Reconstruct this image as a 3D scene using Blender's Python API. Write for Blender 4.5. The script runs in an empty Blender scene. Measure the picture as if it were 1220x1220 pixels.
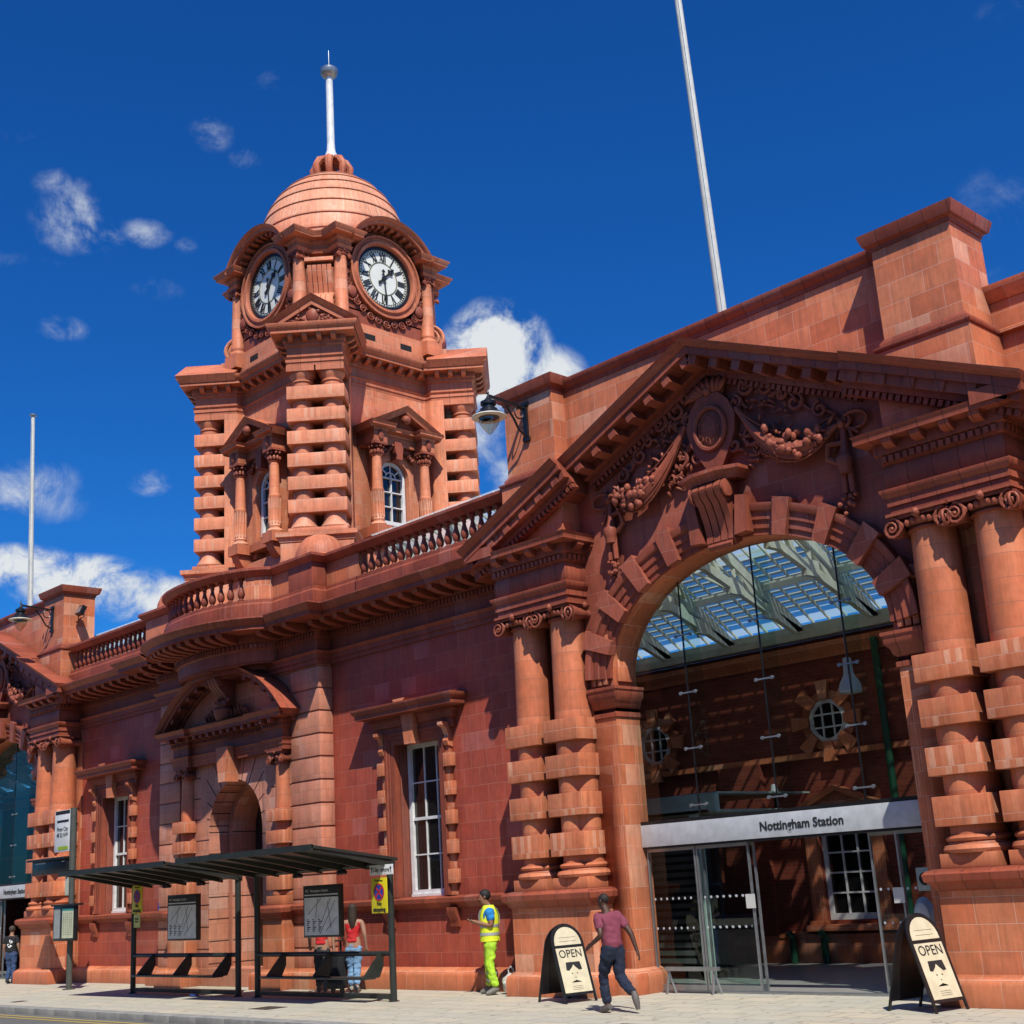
import bpy, bmesh, math, random
from mathutils import Vector, Matrix
R = math.radians
rnd = random.Random(7)
sc = bpy.context.scene
COL = sc.collection
H = 1.95

# ------------------------------------------------------------------ helpers
class MB:
    """collects geometry for one mesh object"""
    def __init__(s): s.bm = bmesh.new(); s.M = None
    def v(s, p):
        p = Vector(p)
        if s.M is not None: p = s.M @ p
        return s.bm.verts.new(p)
    def face(s, vs, mi=0):
        try:
            f = s.bm.faces.new(vs); f.material_index = mi; return f
        except ValueError: return None
    def poly(s, pts, mi=0): return s.face([s.v(p) for p in pts], mi)
    def box(s, x0, x1, y0, y1, z0, z1, mi=0, bev=0):
        P = [(x0,y0,z0),(x1,y0,z0),(x1,y1,z0),(x0,y1,z0),(x0,y0,z1),(x1,y0,z1),(x1,y1,z1),(x0,y1,z1)]
        V = [s.v(p) for p in P]
        fs = [s.face([V[i] for i in f], mi) for f in ((0,3,2,1),(4,5,6,7),(0,1,5,4),(1,2,6,5),(2,3,7,6),(3,0,4,7))]
        if bev:
            es = list({e for f in fs for e in f.edges})
            bmesh.ops.bevel(s.bm, geom=es, offset=bev, segments=2, affect='EDGES', profile=.6)
        return V
    def hexa(s, P, mi=0):
        V = [s.v(p) for p in P]
        for f in ((0,3,2,1),(4,5,6,7),(0,1,5,4),(1,2,6,5),(2,3,7,6),(3,0,4,7)): s.face([V[i] for i in f], mi)
    def prism(s, pts, z0, z1, mi=0, axis='z'):
        """polygon extruded; axis z: pts (x,y); axis y: pts (x,z) from y=z0 to z1; axis x: pts (y,z)"""
        def m(p, t):
            return {'z':(p[0],p[1],t),'y':(p[0],t,p[1]),'x':(t,p[0],p[1])}[axis]
        A = [s.v(m(p,z0)) for p in pts]; B = [s.v(m(p,z1)) for p in pts]
        n = len(pts)
        s.face(A[::-1], mi); s.face(B, mi)
        for i in range(n): s.face([A[i],A[(i+1)%n],B[(i+1)%n],B[i]], mi)
    def lathe(s, prof, c=(0,0,0), seg=24, a0=0, a1=2*math.pi, mi=0, sx=1, sy=1, axis='z', cap=True):
        full = abs(a1-a0-2*math.pi) < 1e-6
        n = seg if full else seg+1
        rings = []
        for (r,z) in prof:
            ring = []
            for i in range(n):
                a = a0+(a1-a0)*i/seg
                x,y = r*math.cos(a)*sx, r*math.sin(a)*sy
                if axis == 'z': p = (c[0]+x,c[1]+y,c[2]+z)
                elif axis == 'y': p = (c[0]+x,c[1]+z,c[2]+y)
                else: p = (c[0]+z,c[1]+x,c[2]+y)
                ring.append(s.v(p))
            rings.append(ring)
        for a,b in zip(rings, rings[1:]):
            for i in range(n if full else n-1):
                j = (i+1)%n
                s.face([a[i],a[j],b[j],b[i]], mi)
        if full and cap:
            if prof[0][0] > 1e-4: s.face(rings[0][::-1], mi)
            if prof[-1][0] > 1e-4: s.face(rings[-1], mi)
    def sphere(s, c, r, seg=10, rings=6, mi=0, sc_=(1,1,1)):
        prof = [(max(1e-3,math.sin(math.pi*i/rings))*1, -math.cos(math.pi*i/rings)) for i in range(rings+1)]
        rr = []
        for (a,z) in prof:
            rr.append([s.v((c[0]+r*sc_[0]*a*math.cos(2*math.pi*k/seg), c[1]+r*sc_[1]*a*math.sin(2*math.pi*k/seg), c[2]+r*sc_[2]*z)) for k in range(seg)])
        for a,b in zip(rr, rr[1:]):
            for k in range(seg): s.face([a[k],a[(k+1)%seg],b[(k+1)%seg],b[k]], mi)
    def tube(s, pts, rad, seg=8, mi=0, closed=False, flat=1.0, nrm=None):
        """tube through pts; rad number or list; flat squashes along nrm"""
        pts = [Vector(p) for p in pts]; n = len(pts)
        if not hasattr(rad,'__len__'): rad = [rad]*n
        up = Vector(nrm) if nrm else None
        rings = []
        prev = None
        for i,p in enumerate(pts):
            if closed: t = pts[(i+1)%n]-pts[i-1]
            else: t = pts[min(i+1,n-1)]-pts[max(i-1,0)]
            t.normalize()
            if up is not None: a = up - t*up.dot(t)
            elif prev is not None: a = prev - t*prev.dot(t)
            else:
                a = Vector((0,0,1)) if abs(t.z)<.9 else Vector((1,0,0)); a = a - t*a.dot(t)
            if a.length < 1e-5: a = t.orthogonal()
            a.normalize(); prev = a; b = t.cross(a)
            rings.append([s.v(p + a*math.cos(2*math.pi*k/seg)*rad[i]*flat + b*math.sin(2*math.pi*k/seg)*rad[i]) for k in range(seg)])
        m = n if closed else n-1
        for i in range(m):
            A,B = rings[i],rings[(i+1)%n]
            for k in range(seg): s.face([A[k],A[(k+1)%seg],B[(k+1)%seg],B[k]], mi)
        if not closed: s.face(rings[0][::-1], mi); s.face(rings[-1], mi)
    def bar(s, a, b, w, h=None, mi=0, up=(0,0,1)):
        """rectangular bar from a to b"""
        a,b = Vector(a),Vector(b); h = h or w; t = (b-a).normalized(); u = Vector(up)
        u = (u-t*u.dot(t))
        if u.length < 1e-4: u = t.orthogonal()
        u.normalize(); q = t.cross(u)
        P = [a-q*w/2-u*h/2, a+q*w/2-u*h/2, a+q*w/2+u*h/2, a-q*w/2+u*h/2]
        s.hexa(P+[p+(b-a) for p in P], mi)
    def sweep(s, path, prof, W=(0,0,1), flip=1, mi=0, closed=False, outs=None):
        """closed profile (o,h) swept on path with mitred corners"""
        W = Vector(W); path = [Vector(p) for p in path]; n = len(path)
        segs = [(path[(i+1)%n]-path[i]).normalized() for i in range(n if closed else n-1)]
        nor = [t.cross(W).normalized()*flip for t in segs]
        rings = []
        for i,p in enumerate(path):
            if closed: n1,n2 = nor[i-1],nor[i]
            else: n1,n2 = nor[max(0,i-1)],nor[min(i,len(nor)-1)]
            m = (n1+n2)/max(.2,(1+n1.dot(n2)))
            rings.append([s.v(p+m*o+W*h) for (o,h) in prof])
        k = len(prof)
        for i in range(n if closed else n-1):
            A,B = rings[i],rings[(i+1)%n]
            for j in range(k): s.face([A[j],A[(j+1)%k],B[(j+1)%k],B[j]], mi)
        if not closed: s.face(rings[0][::-1], mi); s.face(rings[-1], mi)
    def along(s, path, fn, pitch, W=(0,0,1), flip=1, skip=.5, closed=False, pad=0):
        """call fn(matrix) at regular stations of a path (local x along, y outward, z = W)"""
        path = [Vector(p) for p in path]; W = Vector(W); n = len(path)
        for i in range(n if closed else n-1):
            a,b = path[i],path[(i+1)%n]; L = (b-a).length
            if L < skip*pitch: continue
            t = (b-a)/L; o = t.cross(W)*flip; k = max(1,round((L-2*pad)/pitch))
            for j in range(k):
                p = a+t*(pad+(L-2*pad)*(j+.5)/k)
                M = Matrix((t,o,W)).transposed().to_4x4(); M.translation = p
                fn(M)
    def at(s, M): s.M = M; return s
    def build(s, name, mat, parent=None, label=None, loc=None, rot=None, smooth=38, weld=False):
        if weld: bmesh.ops.remove_doubles(s.bm, verts=s.bm.verts, dist=1e-5)
        bmesh.ops.recalc_face_normals(s.bm, faces=s.bm.faces)
        me = bpy.data.meshes.new(name); s.bm.to_mesh(me); s.bm.free()
        for m in (mat if isinstance(mat,(list,tuple)) else [mat]): me.materials.append(m)
        if smooth:
            me.shade_smooth(); me.set_sharp_from_angle(angle=R(smooth))
        o = bpy.data.objects.new(name, me); COL.objects.link(o)
        if parent: o.parent = parent
        if label: o['label'] = label
        if loc: o.location = loc
        if rot: o.rotation_euler = rot
        return o
def tag(o, label=None, cat=None, group=None, kind=None):
    if label: o['label'] = label
    if cat: o['category'] = cat
    if group: o['group'] = group
    if kind: o['kind'] = kind
    return o
def empty(name, loc=(0,0,0), label=None, cat=None, group=None, rotz=0, parent=None):
    o = bpy.data.objects.new(name, None); COL.objects.link(o); o.location = loc; o.rotation_euler = (0,0,rotz)
    o.empty_display_size = .3
    if parent: o.parent = parent
    return tag(o, label, cat, group)
def copy_tree(o, parent=None, loc=None, rot=None):
    c = o.copy(); COL.objects.link(c)
    if parent: c.parent = parent
    if loc is not None: c.location = loc
    if rot is not None: c.rotation_euler = rot
    for ch in list(o.children): copy_tree(ch, c)
    return c
def arc(cx, cz, a, b, t0, t1, n):
    return [(cx+a*math.cos(t0+(t1-t0)*i/n), cz+b*math.sin(t0+(t1-t0)*i/n)) for i in range(n+1)]
def text_mesh(name, body, size, mat, parent=None, M=None, bold=0, align='CENTER', extrude=.002):
    cu = bpy.data.curves.new(name, 'FONT'); cu.body = body; cu.size = size; cu.align_x = align; cu.align_y = 'CENTER'
    cu.extrude = extrude; cu.offset = bold; cu.resolution_u = 3
    t = bpy.data.objects.new(name+'_tmp', cu); COL.objects.link(t)
    dg = bpy.context.evaluated_depsgraph_get(); me = bpy.data.meshes.new_from_object(t.evaluated_get(dg))
    bpy.data.objects.remove(t); bpy.data.curves.remove(cu)
    me.materials.clear(); me.materials.append(mat)
    o = bpy.data.objects.new(name, me); COL.objects.link(o)
    if parent: o.parent = parent
    if M is not None: me.transform(M)
    return o

# ------------------------------------------------------------------ materials
class NT:
    def __init__(s, name):
        s.m = bpy.data.materials.new(name); s.m.use_nodes = True; s.t = s.m.node_tree; s.N = s.t.nodes; s.N.clear()
        s.out = s.N.new('ShaderNodeOutputMaterial')
    def n(s, typ, **k):
        nd = s.N.new('ShaderNode'+typ)
        for a,b in k.items(): setattr(nd, a, b)
        return nd
    def link(s, a, b): s.t.links.new(a, b)
    def val(s, sock, x):
        if hasattr(x, 'is_linked') or hasattr(x, 'links'): s.link(x, sock)
        else: sock.default_value = x
    def math(s, op, a, b=0.0, c=None):
        nd = s.n('Math', operation=op); s.val(nd.inputs[0], a); s.val(nd.inputs[1], b)
        if c is not None: s.val(nd.inputs[2], c)
        return nd.outputs[0]
    def mix(s, f, a, b, mode='MIX'):
        nd = s.n('Mix', data_type='RGBA', blend_type=mode); s.val(nd.inputs[0], f); s.val(nd.inputs[6], a); s.val(nd.inputs[7], b)
        return nd.outputs[2]
    def noise(s, vec, scale, detail=3, rough=.55):
        nd = s.n('TexNoise'); 
        if vec is not None: s.link(vec, nd.inputs['Vector'])
        nd.inputs['Scale'].default_value = scale; nd.inputs['Detail'].default_value = detail; nd.inputs['Roughness'].default_value = rough
        return nd.outputs[0]
    def ramp(s, f, stops):
        nd = s.n('ValToRGB'); s.link(f, nd.inputs[0]); e = nd.color_ramp.elements
        while len(e) < len(stops): e.new(.5)
        for k,(p,c) in enumerate(stops): e[k].position = p; e[k].color = c if hasattr(c,'__len__') else (c,c,c,1)
        return nd.outputs[0]
    def mapr(s, f, a, b, c, d):
        nd = s.n('MapRange'); s.link(f, nd.inputs[0])
        for i,x in enumerate((a,b,c,d)): nd.inputs[i+1].default_value = x
        return nd.outputs[0]
    def principled(s, col, rough=.5, spec=.5, metal=0, bump=None, bstr=.3, bdist=.01):
        p = s.n('BsdfPrincipled'); s.val(p.inputs['Base Color'], col); s.val(p.inputs['Roughness'], rough)
        p.inputs['Metallic'].default_value = metal; p.inputs['Specular IOR Level'].default_value = spec
        if bump is not None:
            b = s.n('Bump'); s.link(bump, b.inputs['Height']); b.inputs['Strength'].default_value = bstr; b.inputs['Distance'].default_value = bdist
            s.link(b.outputs[0], p.inputs['Normal'])
        s.link(p.outputs[0], s.out.inputs[0]); return p
def rgb(r,g,b): return (r,g,b,1)
def srgb(r,g,b):
    f = lambda c: ((c/255+.055)/1.055)**2.4 if c > 10 else c/255/12.92
    return (f(r),f(g),f(b),1)

def terracotta(name, c1, c2, mortar, mode='block', bw=.62, bh=.345, rough=.42, tint=.5, joint=.004, zoff=0.0):
    t = NT(name); g = t.n('NewGeometry'); P = t.n('SeparateXYZ'); N = t.n('SeparateXYZ')
    t.link(g.outputs['Position'], P.inputs[0]); t.link(g.outputs['Normal'], N.inputs[0])
    px,py,pz = P.outputs; nx,ny,nz = N.outputs
    ln = t.math('MAXIMUM', t.math('SQRT', t.math('ADD', t.math('MULTIPLY',nx,nx), t.math('MULTIPLY',ny,ny))), .001)
    u = t.math('DIVIDE', t.math('SUBTRACT', t.math('MULTIPLY',nx,py), t.math('MULTIPLY',ny,px)), ln)
    horiz = t.math('GREATER_THAN', t.math('ABSOLUTE', nz), .8)
    u = t.math('ADD', t.math('MULTIPLY', u, t.math('SUBTRACT',1.0,horiz)), t.math('MULTIPLY', px, horiz))
    v = t.math('ADD', pz, zoff)
    if mode == 'drum': u = t.math('ADD', t.math('MULTIPLY', u, 0.0), bw*.25)
    if mode == 'mould': v = t.math('ADD', t.math('MULTIPLY', v, 0.0), bh*.5)
    cv = t.n('CombineXYZ'); t.val(cv.inputs[0], t.math('ADD',u,400.0*bw)); t.val(cv.inputs[1], v)
    br = t.n('TexBrick'); t.link(cv.outputs[0], br.inputs['Vector'])
    br.inputs['Color1'].default_value = (0,0,0,1); br.inputs['Color2'].default_value = (1,1,1,1); br.inputs['Mortar'].default_value = (.5,.5,.5,1)
    br.inputs['Scale'].default_value = 1; br.inputs['Mortar Size'].default_value = joint; br.inputs['Mortar Smooth'].default_value = .3
    br.inputs['Brick Width'].default_value = bw; br.inputs['Row Height'].default_value = bh
    rnd1 = br.outputs['Color']; fac = br.outputs['Fac']
    pos = g.outputs['Position']
    big = t.noise(pos, .7, 4); fine = t.noise(pos, 9, 5)
    mp = t.n('Mapping'); t.link(pos, mp.inputs[0]); mp.inputs['Scale'].default_value = (26,26,2.2)
    streak = t.noise(mp.outputs[0], 1, 3)
    cell = t.n('SeparateColor'); t.link(rnd1, cell.inputs[0])
    col = t.mix(t.mapr(cell.outputs[0],0,1,.0,1), c1, c2)
    # a few pale / odd blocks
    pale = tuple(min(1,c*1.28+.03) for c in c1[:3])+(1,)
    col = t.mix(t.math('MULTIPLY', t.math('GREATER_THAN', cell.outputs[0], .9), .8*tint), col, (pale[0]*.93,pale[1]*1.25,pale[2]*1.5,1))
    col = t.mix(t.math('MULTIPLY', t.math('LESS_THAN', cell.outputs[0], .12), .7*tint), col, (c1[0]*.72,c1[1]*.58,c1[2]*.6,1))
    lum = t.math('MULTIPLY', t.mapr(big,.3,.7,.76,1.16), t.math('MULTIPLY', t.mapr(fine,.25,.75,.88,1.1), t.mapr(streak,.3,.7,.9,1.09)))
    lc = t.n('CombineColor'); 
    for i in range(3): t.link(lum, lc.inputs[i])
    col = t.mix(1.0, col, lc.outputs[0], 'MULTIPLY')
    hue = t.noise(pos, 2.6, 3)
    col = t.mix(t.mapr(hue,.45,.7,0,.35), col, (c1[0]*1.12,c1[1]*.8,c1[2]*.65,1))
    grime = t.noise(mp.outputs[0], .35, 5, .7)
    col = t.mix(t.mapr(grime,.54,.76,0,.6), col, (c1[0]*.42,c1[1]*.45,c1[2]*.5,1))
    col = t.mix(t.math('MULTIPLY', fac, .8), col, mortar)
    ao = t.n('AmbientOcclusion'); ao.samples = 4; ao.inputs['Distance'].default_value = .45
    ao_shade = t.math('MULTIPLY', t.mapr(ao.outputs['AO'],.35,.95,1,0), t.mapr(grime,.3,.6,.65,1.0))
    col = t.mix(t.math('MULTIPLY', ao_shade, .72), col, (c1[0]*.20,c1[1]*.20,c1[2]*.22,1))  # shade of hollows put into the colour by AO, patchy with grime
    # rain streaks
    mp2 = t.n('Mapping'); t.link(pos, mp2.inputs[0]); mp2.inputs['Scale'].default_value = (9,9,.55)
    rs = t.noise(mp2.outputs[0], 1, 4, .7); col = t.mix(t.mapr(rs,.55,.72,0,.38), col, (c1[0]*.45,c1[1]*.42,c1[2]*.42,1))
    hgt = t.math('ADD', t.math('MULTIPLY', fac, -1.0), t.math('MULTIPLY', fine, .25))
    t.principled(col, t.mapr(fine,.3,.7,rough,rough+.2), .3, bump=hgt, bstr=.6, bdist=.006)
    return t.m

TC1, TC2 = rgb(.80,.285,.138), rgb(.58,.160,.070)
M = {}
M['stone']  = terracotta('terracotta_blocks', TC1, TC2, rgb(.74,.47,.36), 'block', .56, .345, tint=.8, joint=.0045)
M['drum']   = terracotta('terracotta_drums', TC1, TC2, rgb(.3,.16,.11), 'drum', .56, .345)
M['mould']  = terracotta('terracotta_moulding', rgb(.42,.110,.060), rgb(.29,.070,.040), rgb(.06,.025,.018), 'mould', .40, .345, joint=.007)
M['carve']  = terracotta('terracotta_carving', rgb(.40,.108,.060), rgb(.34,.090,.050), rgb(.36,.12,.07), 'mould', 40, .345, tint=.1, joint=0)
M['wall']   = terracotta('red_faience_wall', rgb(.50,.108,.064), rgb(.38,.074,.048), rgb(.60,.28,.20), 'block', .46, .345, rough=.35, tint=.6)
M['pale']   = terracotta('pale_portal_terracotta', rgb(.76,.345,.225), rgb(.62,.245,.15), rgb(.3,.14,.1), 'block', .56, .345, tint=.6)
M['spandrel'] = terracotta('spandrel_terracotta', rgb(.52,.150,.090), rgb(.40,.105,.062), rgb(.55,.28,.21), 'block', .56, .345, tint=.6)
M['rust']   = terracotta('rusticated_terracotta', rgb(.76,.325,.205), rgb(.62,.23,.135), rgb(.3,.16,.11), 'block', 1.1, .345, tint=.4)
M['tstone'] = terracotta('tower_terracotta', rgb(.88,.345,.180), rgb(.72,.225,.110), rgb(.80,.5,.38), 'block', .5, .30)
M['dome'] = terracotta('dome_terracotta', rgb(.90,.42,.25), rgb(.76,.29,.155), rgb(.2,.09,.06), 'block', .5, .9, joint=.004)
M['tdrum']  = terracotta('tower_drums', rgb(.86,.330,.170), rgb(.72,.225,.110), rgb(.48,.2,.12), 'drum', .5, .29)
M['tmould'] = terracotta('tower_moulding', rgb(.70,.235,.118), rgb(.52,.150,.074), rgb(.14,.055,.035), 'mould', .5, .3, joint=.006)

def simple(name, col, rough=.5, spec=.5, metal=0, var=.12, scale=6, bump=.15):
    t = NT(name); g = t.n('NewGeometry'); n1 = t.noise(g.outputs['Position'], scale, 5)
    c = t.mix(t.mapr(n1,.3,.7,0,1), tuple(x*(1-var) for x in col[:3])+(1,), tuple(min(1,x*(1+var)) for x in col[:3])+(1,))
    t.principled(c, t.mapr(n1,.3,.7,max(.02,rough-.07),rough+.1), spec, metal, bump=n1 if bump else None, bstr=bump, bdist=.004)
    return t.m
M['white']  = simple('white_paint', rgb(.78,.78,.76), .4)
M['cream']  = simple('cream_painted_steel', rgb(.80,.80,.66), .45)
M['black']  = simple('black_iron', rgb(.012,.012,.013), .35)
M['dark']   = simple('dark_recess', rgb(.01,.009,.009), .8, bump=0)  # near-black: the dark of unlit depth painted as colour
M['shelter']= simple('shelter_frame_paint', rgb(.028,.032,.027), .38)
M['steel']  = simple('brushed_steel', rgb(.35,.37,.38), .35, metal=.7)
M['alu']    = simple('grey_aluminium_fascia', rgb(.52,.54,.56), .42)
M['pole']   = simple('flagpole_paint', rgb(.62,.6,.53), .5)
M['bpole']  = simple('bus_stop_post_paint', rgb(.075,.08,.068), .5)
M['green']  = simple('green_pipe_paint', rgb(.01,.07,.035), .4)
M['gold']   = simple('gilding', rgb(.55,.4,.14), .35, metal=.8)
M['louvre'] = simple('grey_louvre', rgb(.16,.17,.16), .6)
M['lead']   = simple('roof_lead', rgb(.12,.12,.125), .6)
M['opal']   = simple('clock_opal_glass', rgb(.80,.80,.72), .55, .2, var=.04, bump=0)
M['ink']    = simple('black_ink', rgb(.015,.015,.016), .6, bump=0)
M['paper']  = simple('printed_paper', rgb(.62,.62,.58), .6, var=.05, bump=0)

def glass_mat(name, tint, refl=.12, k=.8, rough=.0, haze=0):
    t = NT(name); tr = t.n('BsdfTransparent'); tr.inputs[0].default_value = tint
    gl = t.n('BsdfGlossy'); gl.inputs['Roughness'].default_value = rough; gl.inputs[0].default_value = (.9,.95,.95,1)
    fr = t.n('Fresnel'); fr.inputs[0].default_value = 1.5
    f = t.math('MINIMUM', t.math('ADD', t.math('MULTIPLY', fr.outputs[0], k), refl*.3), 1.0)
    ge = t.n('NewGeometry'); f = t.math('MULTIPLY', f, t.math('SUBTRACT', 1.0, ge.outputs['Backfacing']))
    mx = t.n('MixShader'); t.link(f, mx.inputs[0]); t.link(tr.outputs[0], mx.inputs[1]); t.link(gl.outputs[0], mx.inputs[2])
    sh = mx.outputs[0]
    if haze:
        tl = t.n('BsdfTranslucent'); tl.inputs[0].default_value = (.75,.82,.78,1); m2 = t.n('MixShader'); m2.inputs[0].default_value = haze
        t.link(sh, m2.inputs[1]); t.link(tl.outputs[0], m2.inputs[2]); sh = m2.outputs[0]
    t.link(sh, t.out.inputs[0]); return t.m
M['glass']  = glass_mat('clear_glass', (.90,.94,.93,1), .02, .5)
M['fin']    = glass_mat('green_glass_fin', (.84,.94,.92,1), .0, 1.2)
M['roofgl'] = glass_mat('roof_glass', (.90,.94,.93,1), .0, .25, 0, .55)
M['shglass']= glass_mat('shelter_glass', (.93,.95,.93,1), .0, .3)
def pane_mat():
    t = NT('dark_window_pane'); g = t.n('NewGeometry'); nz = t.noise(g.outputs['Position'], .9, 2)
    p = t.principled(rgb(.012,.012,.012), .03, .9, bump=nz, bstr=.08, bdist=.05); return t.m
M['pane'] = pane_mat()

def brick_mat(name, c1, c2, mo, bw=.225, bh=.075):
    t = NT(name); g = t.n('NewGeometry'); P = t.n('SeparateXYZ'); N = t.n('SeparateXYZ')
    t.link(g.outputs['Position'], P.inputs[0]); t.link(g.outputs['Normal'], N.inputs[0])
    u = t.math('SUBTRACT', t.math('MULTIPLY',N.outputs[0],P.outputs[1]), t.math('MULTIPLY',N.outputs[1],P.outputs[0]))
    cv = t.n('CombineXYZ'); t.link(t.math('ADD',u,100.0), cv.inputs[0]); t.link(P.outputs[2], cv.inputs[1])
    br = t.n('TexBrick'); t.link(cv.outputs[0], br.inputs[0])
    br.inputs['Color1'].default_value = c1; br.inputs['Color2'].default_value = c2; br.inputs['Mortar'].default_value = mo
    br.inputs['Scale'].default_value = 1; br.inputs['Mortar Size'].default_value = .006; br.inputs['Brick Width'].default_value = bw; br.inputs['Row Height'].default_value = bh
    n1 = t.noise(g.outputs['Position'], 1.5, 4)
    c = t.mix(t.mapr(n1,.3,.7,0,.5), br.outputs[0], tuple(x*.5 for x in c1[:3])+(1,))
    t.principled(c, .8, .3, bump=br.outputs['Fac'], bstr=-.4, bdist=.01); return t.m
M['brick'] = brick_mat('red_brick', rgb(.34,.068,.035), rgb(.23,.04,.022), rgb(.20,.12,.09))
M['brick2'] = brick_mat('street_brick', rgb(.30,.10,.05), rgb(.22,.07,.04), rgb(.3,.25,.2))
# ------------------------------------------------------------------ camera
def setup_camera():
    P,YW,RO,F = 0.273136057,-0.79286,-0.062285,1566.24
    f = Vector((math.sin(YW)*math.cos(P), math.cos(YW)*math.cos(P), math.sin(P)))
    r0 = Vector((math.cos(YW), -math.sin(YW), 0)); u0 = r0.cross(f)
    r = r0*math.cos(RO)+u0*math.sin(RO); u = r.cross(f)
    cd = bpy.data.cameras.new('camera'); cd.sensor_width = 36; cd.lens = 36*F/1220; cd.clip_end = 4000; cd.clip_start = .1
    c = bpy.data.objects.new('camera', cd); COL.objects.link(c)
    m = Matrix((r,u,-f)).transposed().to_4x4(); m.translation = (0,0,H); c.matrix_world = m
    sc.camera = c
    return r,u,f,F
CR,CU,CF,CFOC = setup_camera()
def ray(x, y):
    return (CR*((x-610)/CFOC) - CU*((y-610)/CFOC) + CF).normalized()

# ------------------------------------------------------------------ light
sunv = Vector((.62,-.42,1)).normalized()
sl = bpy.data.lights.new('sun', 'SUN'); sl.energy = 5.0; sl.angle = R(.55); sl.color = (1,.955,.87)
so = bpy.data.objects.new('sun', sl); COL.objects.link(so); so.rotation_euler = (-sunv).to_track_quat('-Z','Y').to_euler()
so.location = (20,-10,40)
w = bpy.data.worlds.new('World'); sc.world = w; w.use_nodes = True
nt = w.node_tree; nt.nodes.clear()
def wn(typ, **k):
    nd = nt.nodes.new('ShaderNode'+typ)
    for a,b in k.items(): setattr(nd,a,b)
    return nd
def wset(s, x):
    if hasattr(x,'links'): nt.links.new(x, s)
    else: s.default_value = x
def wmath(op, a, b=0.0):
    nd = wn('Math', operation=op); wset(nd.inputs[0],a); wset(nd.inputs[1],b); return nd.outputs[0]
sky = wn('TexSky', sky_type='NISHITA'); sky.sun_disc = False
sky.sun_elevation = math.asin(sunv.z); sky.sun_rotation = math.atan2(sunv.x, sunv.y); sky.air_density = 1.0; sky.dust_density = .4; sky.ozone_density = 2.2; sky.altitude = 100
tcn = wn('TexCoord'); D = tcn.outputs['Generated']
# clouds: soft noise gathered round a few directions of the sky
nz = wn('TexNoise'); nt.links.new(D, nz.inputs['Vector']); nz.inputs['Scale'].default_value = 24; nz.inputs['Detail'].default_value = 10; nz.inputs['Roughness'].default_value = .66; nz.inputs['Distortion'].default_value = .35
nz2 = wn('TexNoise'); nt.links.new(D, nz2.inputs['Vector']); nz2.inputs['Scale'].default_value = 7; nz2.inputs['Detail'].default_value = 3
def blob(px, py, rx, rz, amp):
    d = ray(px, py); s = wn('VectorMath', operation='SUBTRACT'); nt.links.new(D, s.inputs[0]); s.inputs[1].default_value = d
    # local right / up axes on the sky
    rt = Vector((d.y,-d.x,0)).normalized(); up = rt.cross(d)
    a = wn('VectorMath', operation='DOT_PRODUCT'); nt.links.new(s.outputs[0], a.inputs[0]); a.inputs[1].default_value = rt
    b = wn('VectorMath', operation='DOT_PRODUCT'); nt.links.new(s.outputs[0], b.inputs[0]); b.inputs[1].default_value = up
    q = wmath('ADD', wmath('POWER', wmath('ABSOLUTE', wmath('DIVIDE', a.outputs['Value'], rx)), 2.0), wmath('POWER', wmath('ABSOLUTE', wmath('DIVIDE', b.outputs['Value'], rz)), 2.0))
    return wmath('MULTIPLY', wmath('MAXIMUM', wmath('SUBTRACT', 1.0, q), 0.0), amp)
BL = [(25,675,.05,.020,1.5),(105,697,.065,.026,1.75),(180,716,.05,.022,1.6),(592,425,.050,.050,1.9),(640,450,.045,.032,1.4),(560,520,.04,.04,.7),
      (85,262,.036,.030,.80),(120,288,.030,.018,.70),(75,225,.028,.018,.55),(172,278,.026,.014,.70),(222,293,.013,.009,.5),(250,160,.024,.020,.62),(290,192,.02,.014,.45),(75,392,.024,.014,.70),(182,575,.024,.014,.75),
      (30,580,.055,.028,.72),(65,597,.04,.022,.55),(185,345,.03,.014,.42),(325,98,.03,.012,.42),(610,565,.03,.02,.7),(1215,8,.05,.02,.3),(1195,250,.06,.05,.33),(1160,330,.05,.03,.3),(30,165,.03,.012,.38),(20,310,.05,.01,.3),
      (-300,520,.15,.04,1.0),(1700,300,.15,.05,1.0)]
acc = None
for b_ in BL:
    o_ = blob(*b_); acc = o_ if acc is None else wmath('MAXIMUM', acc, o_)
cl = wmath('MULTIPLY', acc, wmath('ADD', wmath('MULTIPLY', wmath('SUBTRACT', nz.outputs[0], .5), 2.9), .62))
mr = wn('MapRange'); nt.links.new(cl, mr.inputs[0]); mr.inputs[1].default_value = .14; mr.inputs[2].default_value = .95
mr.interpolation_type = 'SMOOTHSTEP'
ccol = wn('ValToRGB'); nt.links.new(wmath('ADD', wmath('MULTIPLY', cl, .6), wmath('MULTIPLY', nz2.outputs[0], .35)), ccol.inputs[0])
e = ccol.color_ramp.elements; e[0].position = .2; e[0].color = (5.6,7.2,9.6,1); e[1].position = .75; e[1].color = (11,11.5,12,1)
hs = wn('HueSaturation'); nt.links.new(sky.outputs[0], hs.inputs['Color']); hs.inputs['Saturation'].default_value = 1.22; hs.inputs['Value'].default_value = 1.0
tint = wn('Mix', data_type='RGBA', blend_type='MULTIPLY'); tint.inputs[0].default_value = 1; nt.links.new(hs.outputs[0], tint.inputs[6]); tint.inputs[7].default_value = (.21,.92,1.74,1)
cm = wn('Mix', data_type='RGBA'); nt.links.new(mr.outputs[0], cm.inputs[0]); nt.links.new(tint.outputs[2], cm.inputs[6]); nt.links.new(ccol.outputs[0], cm.inputs[7])
bg = wn('Background'); nt.links.new(cm.outputs[2], bg.inputs[0]); bg.inputs[1].default_value = .068
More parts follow.
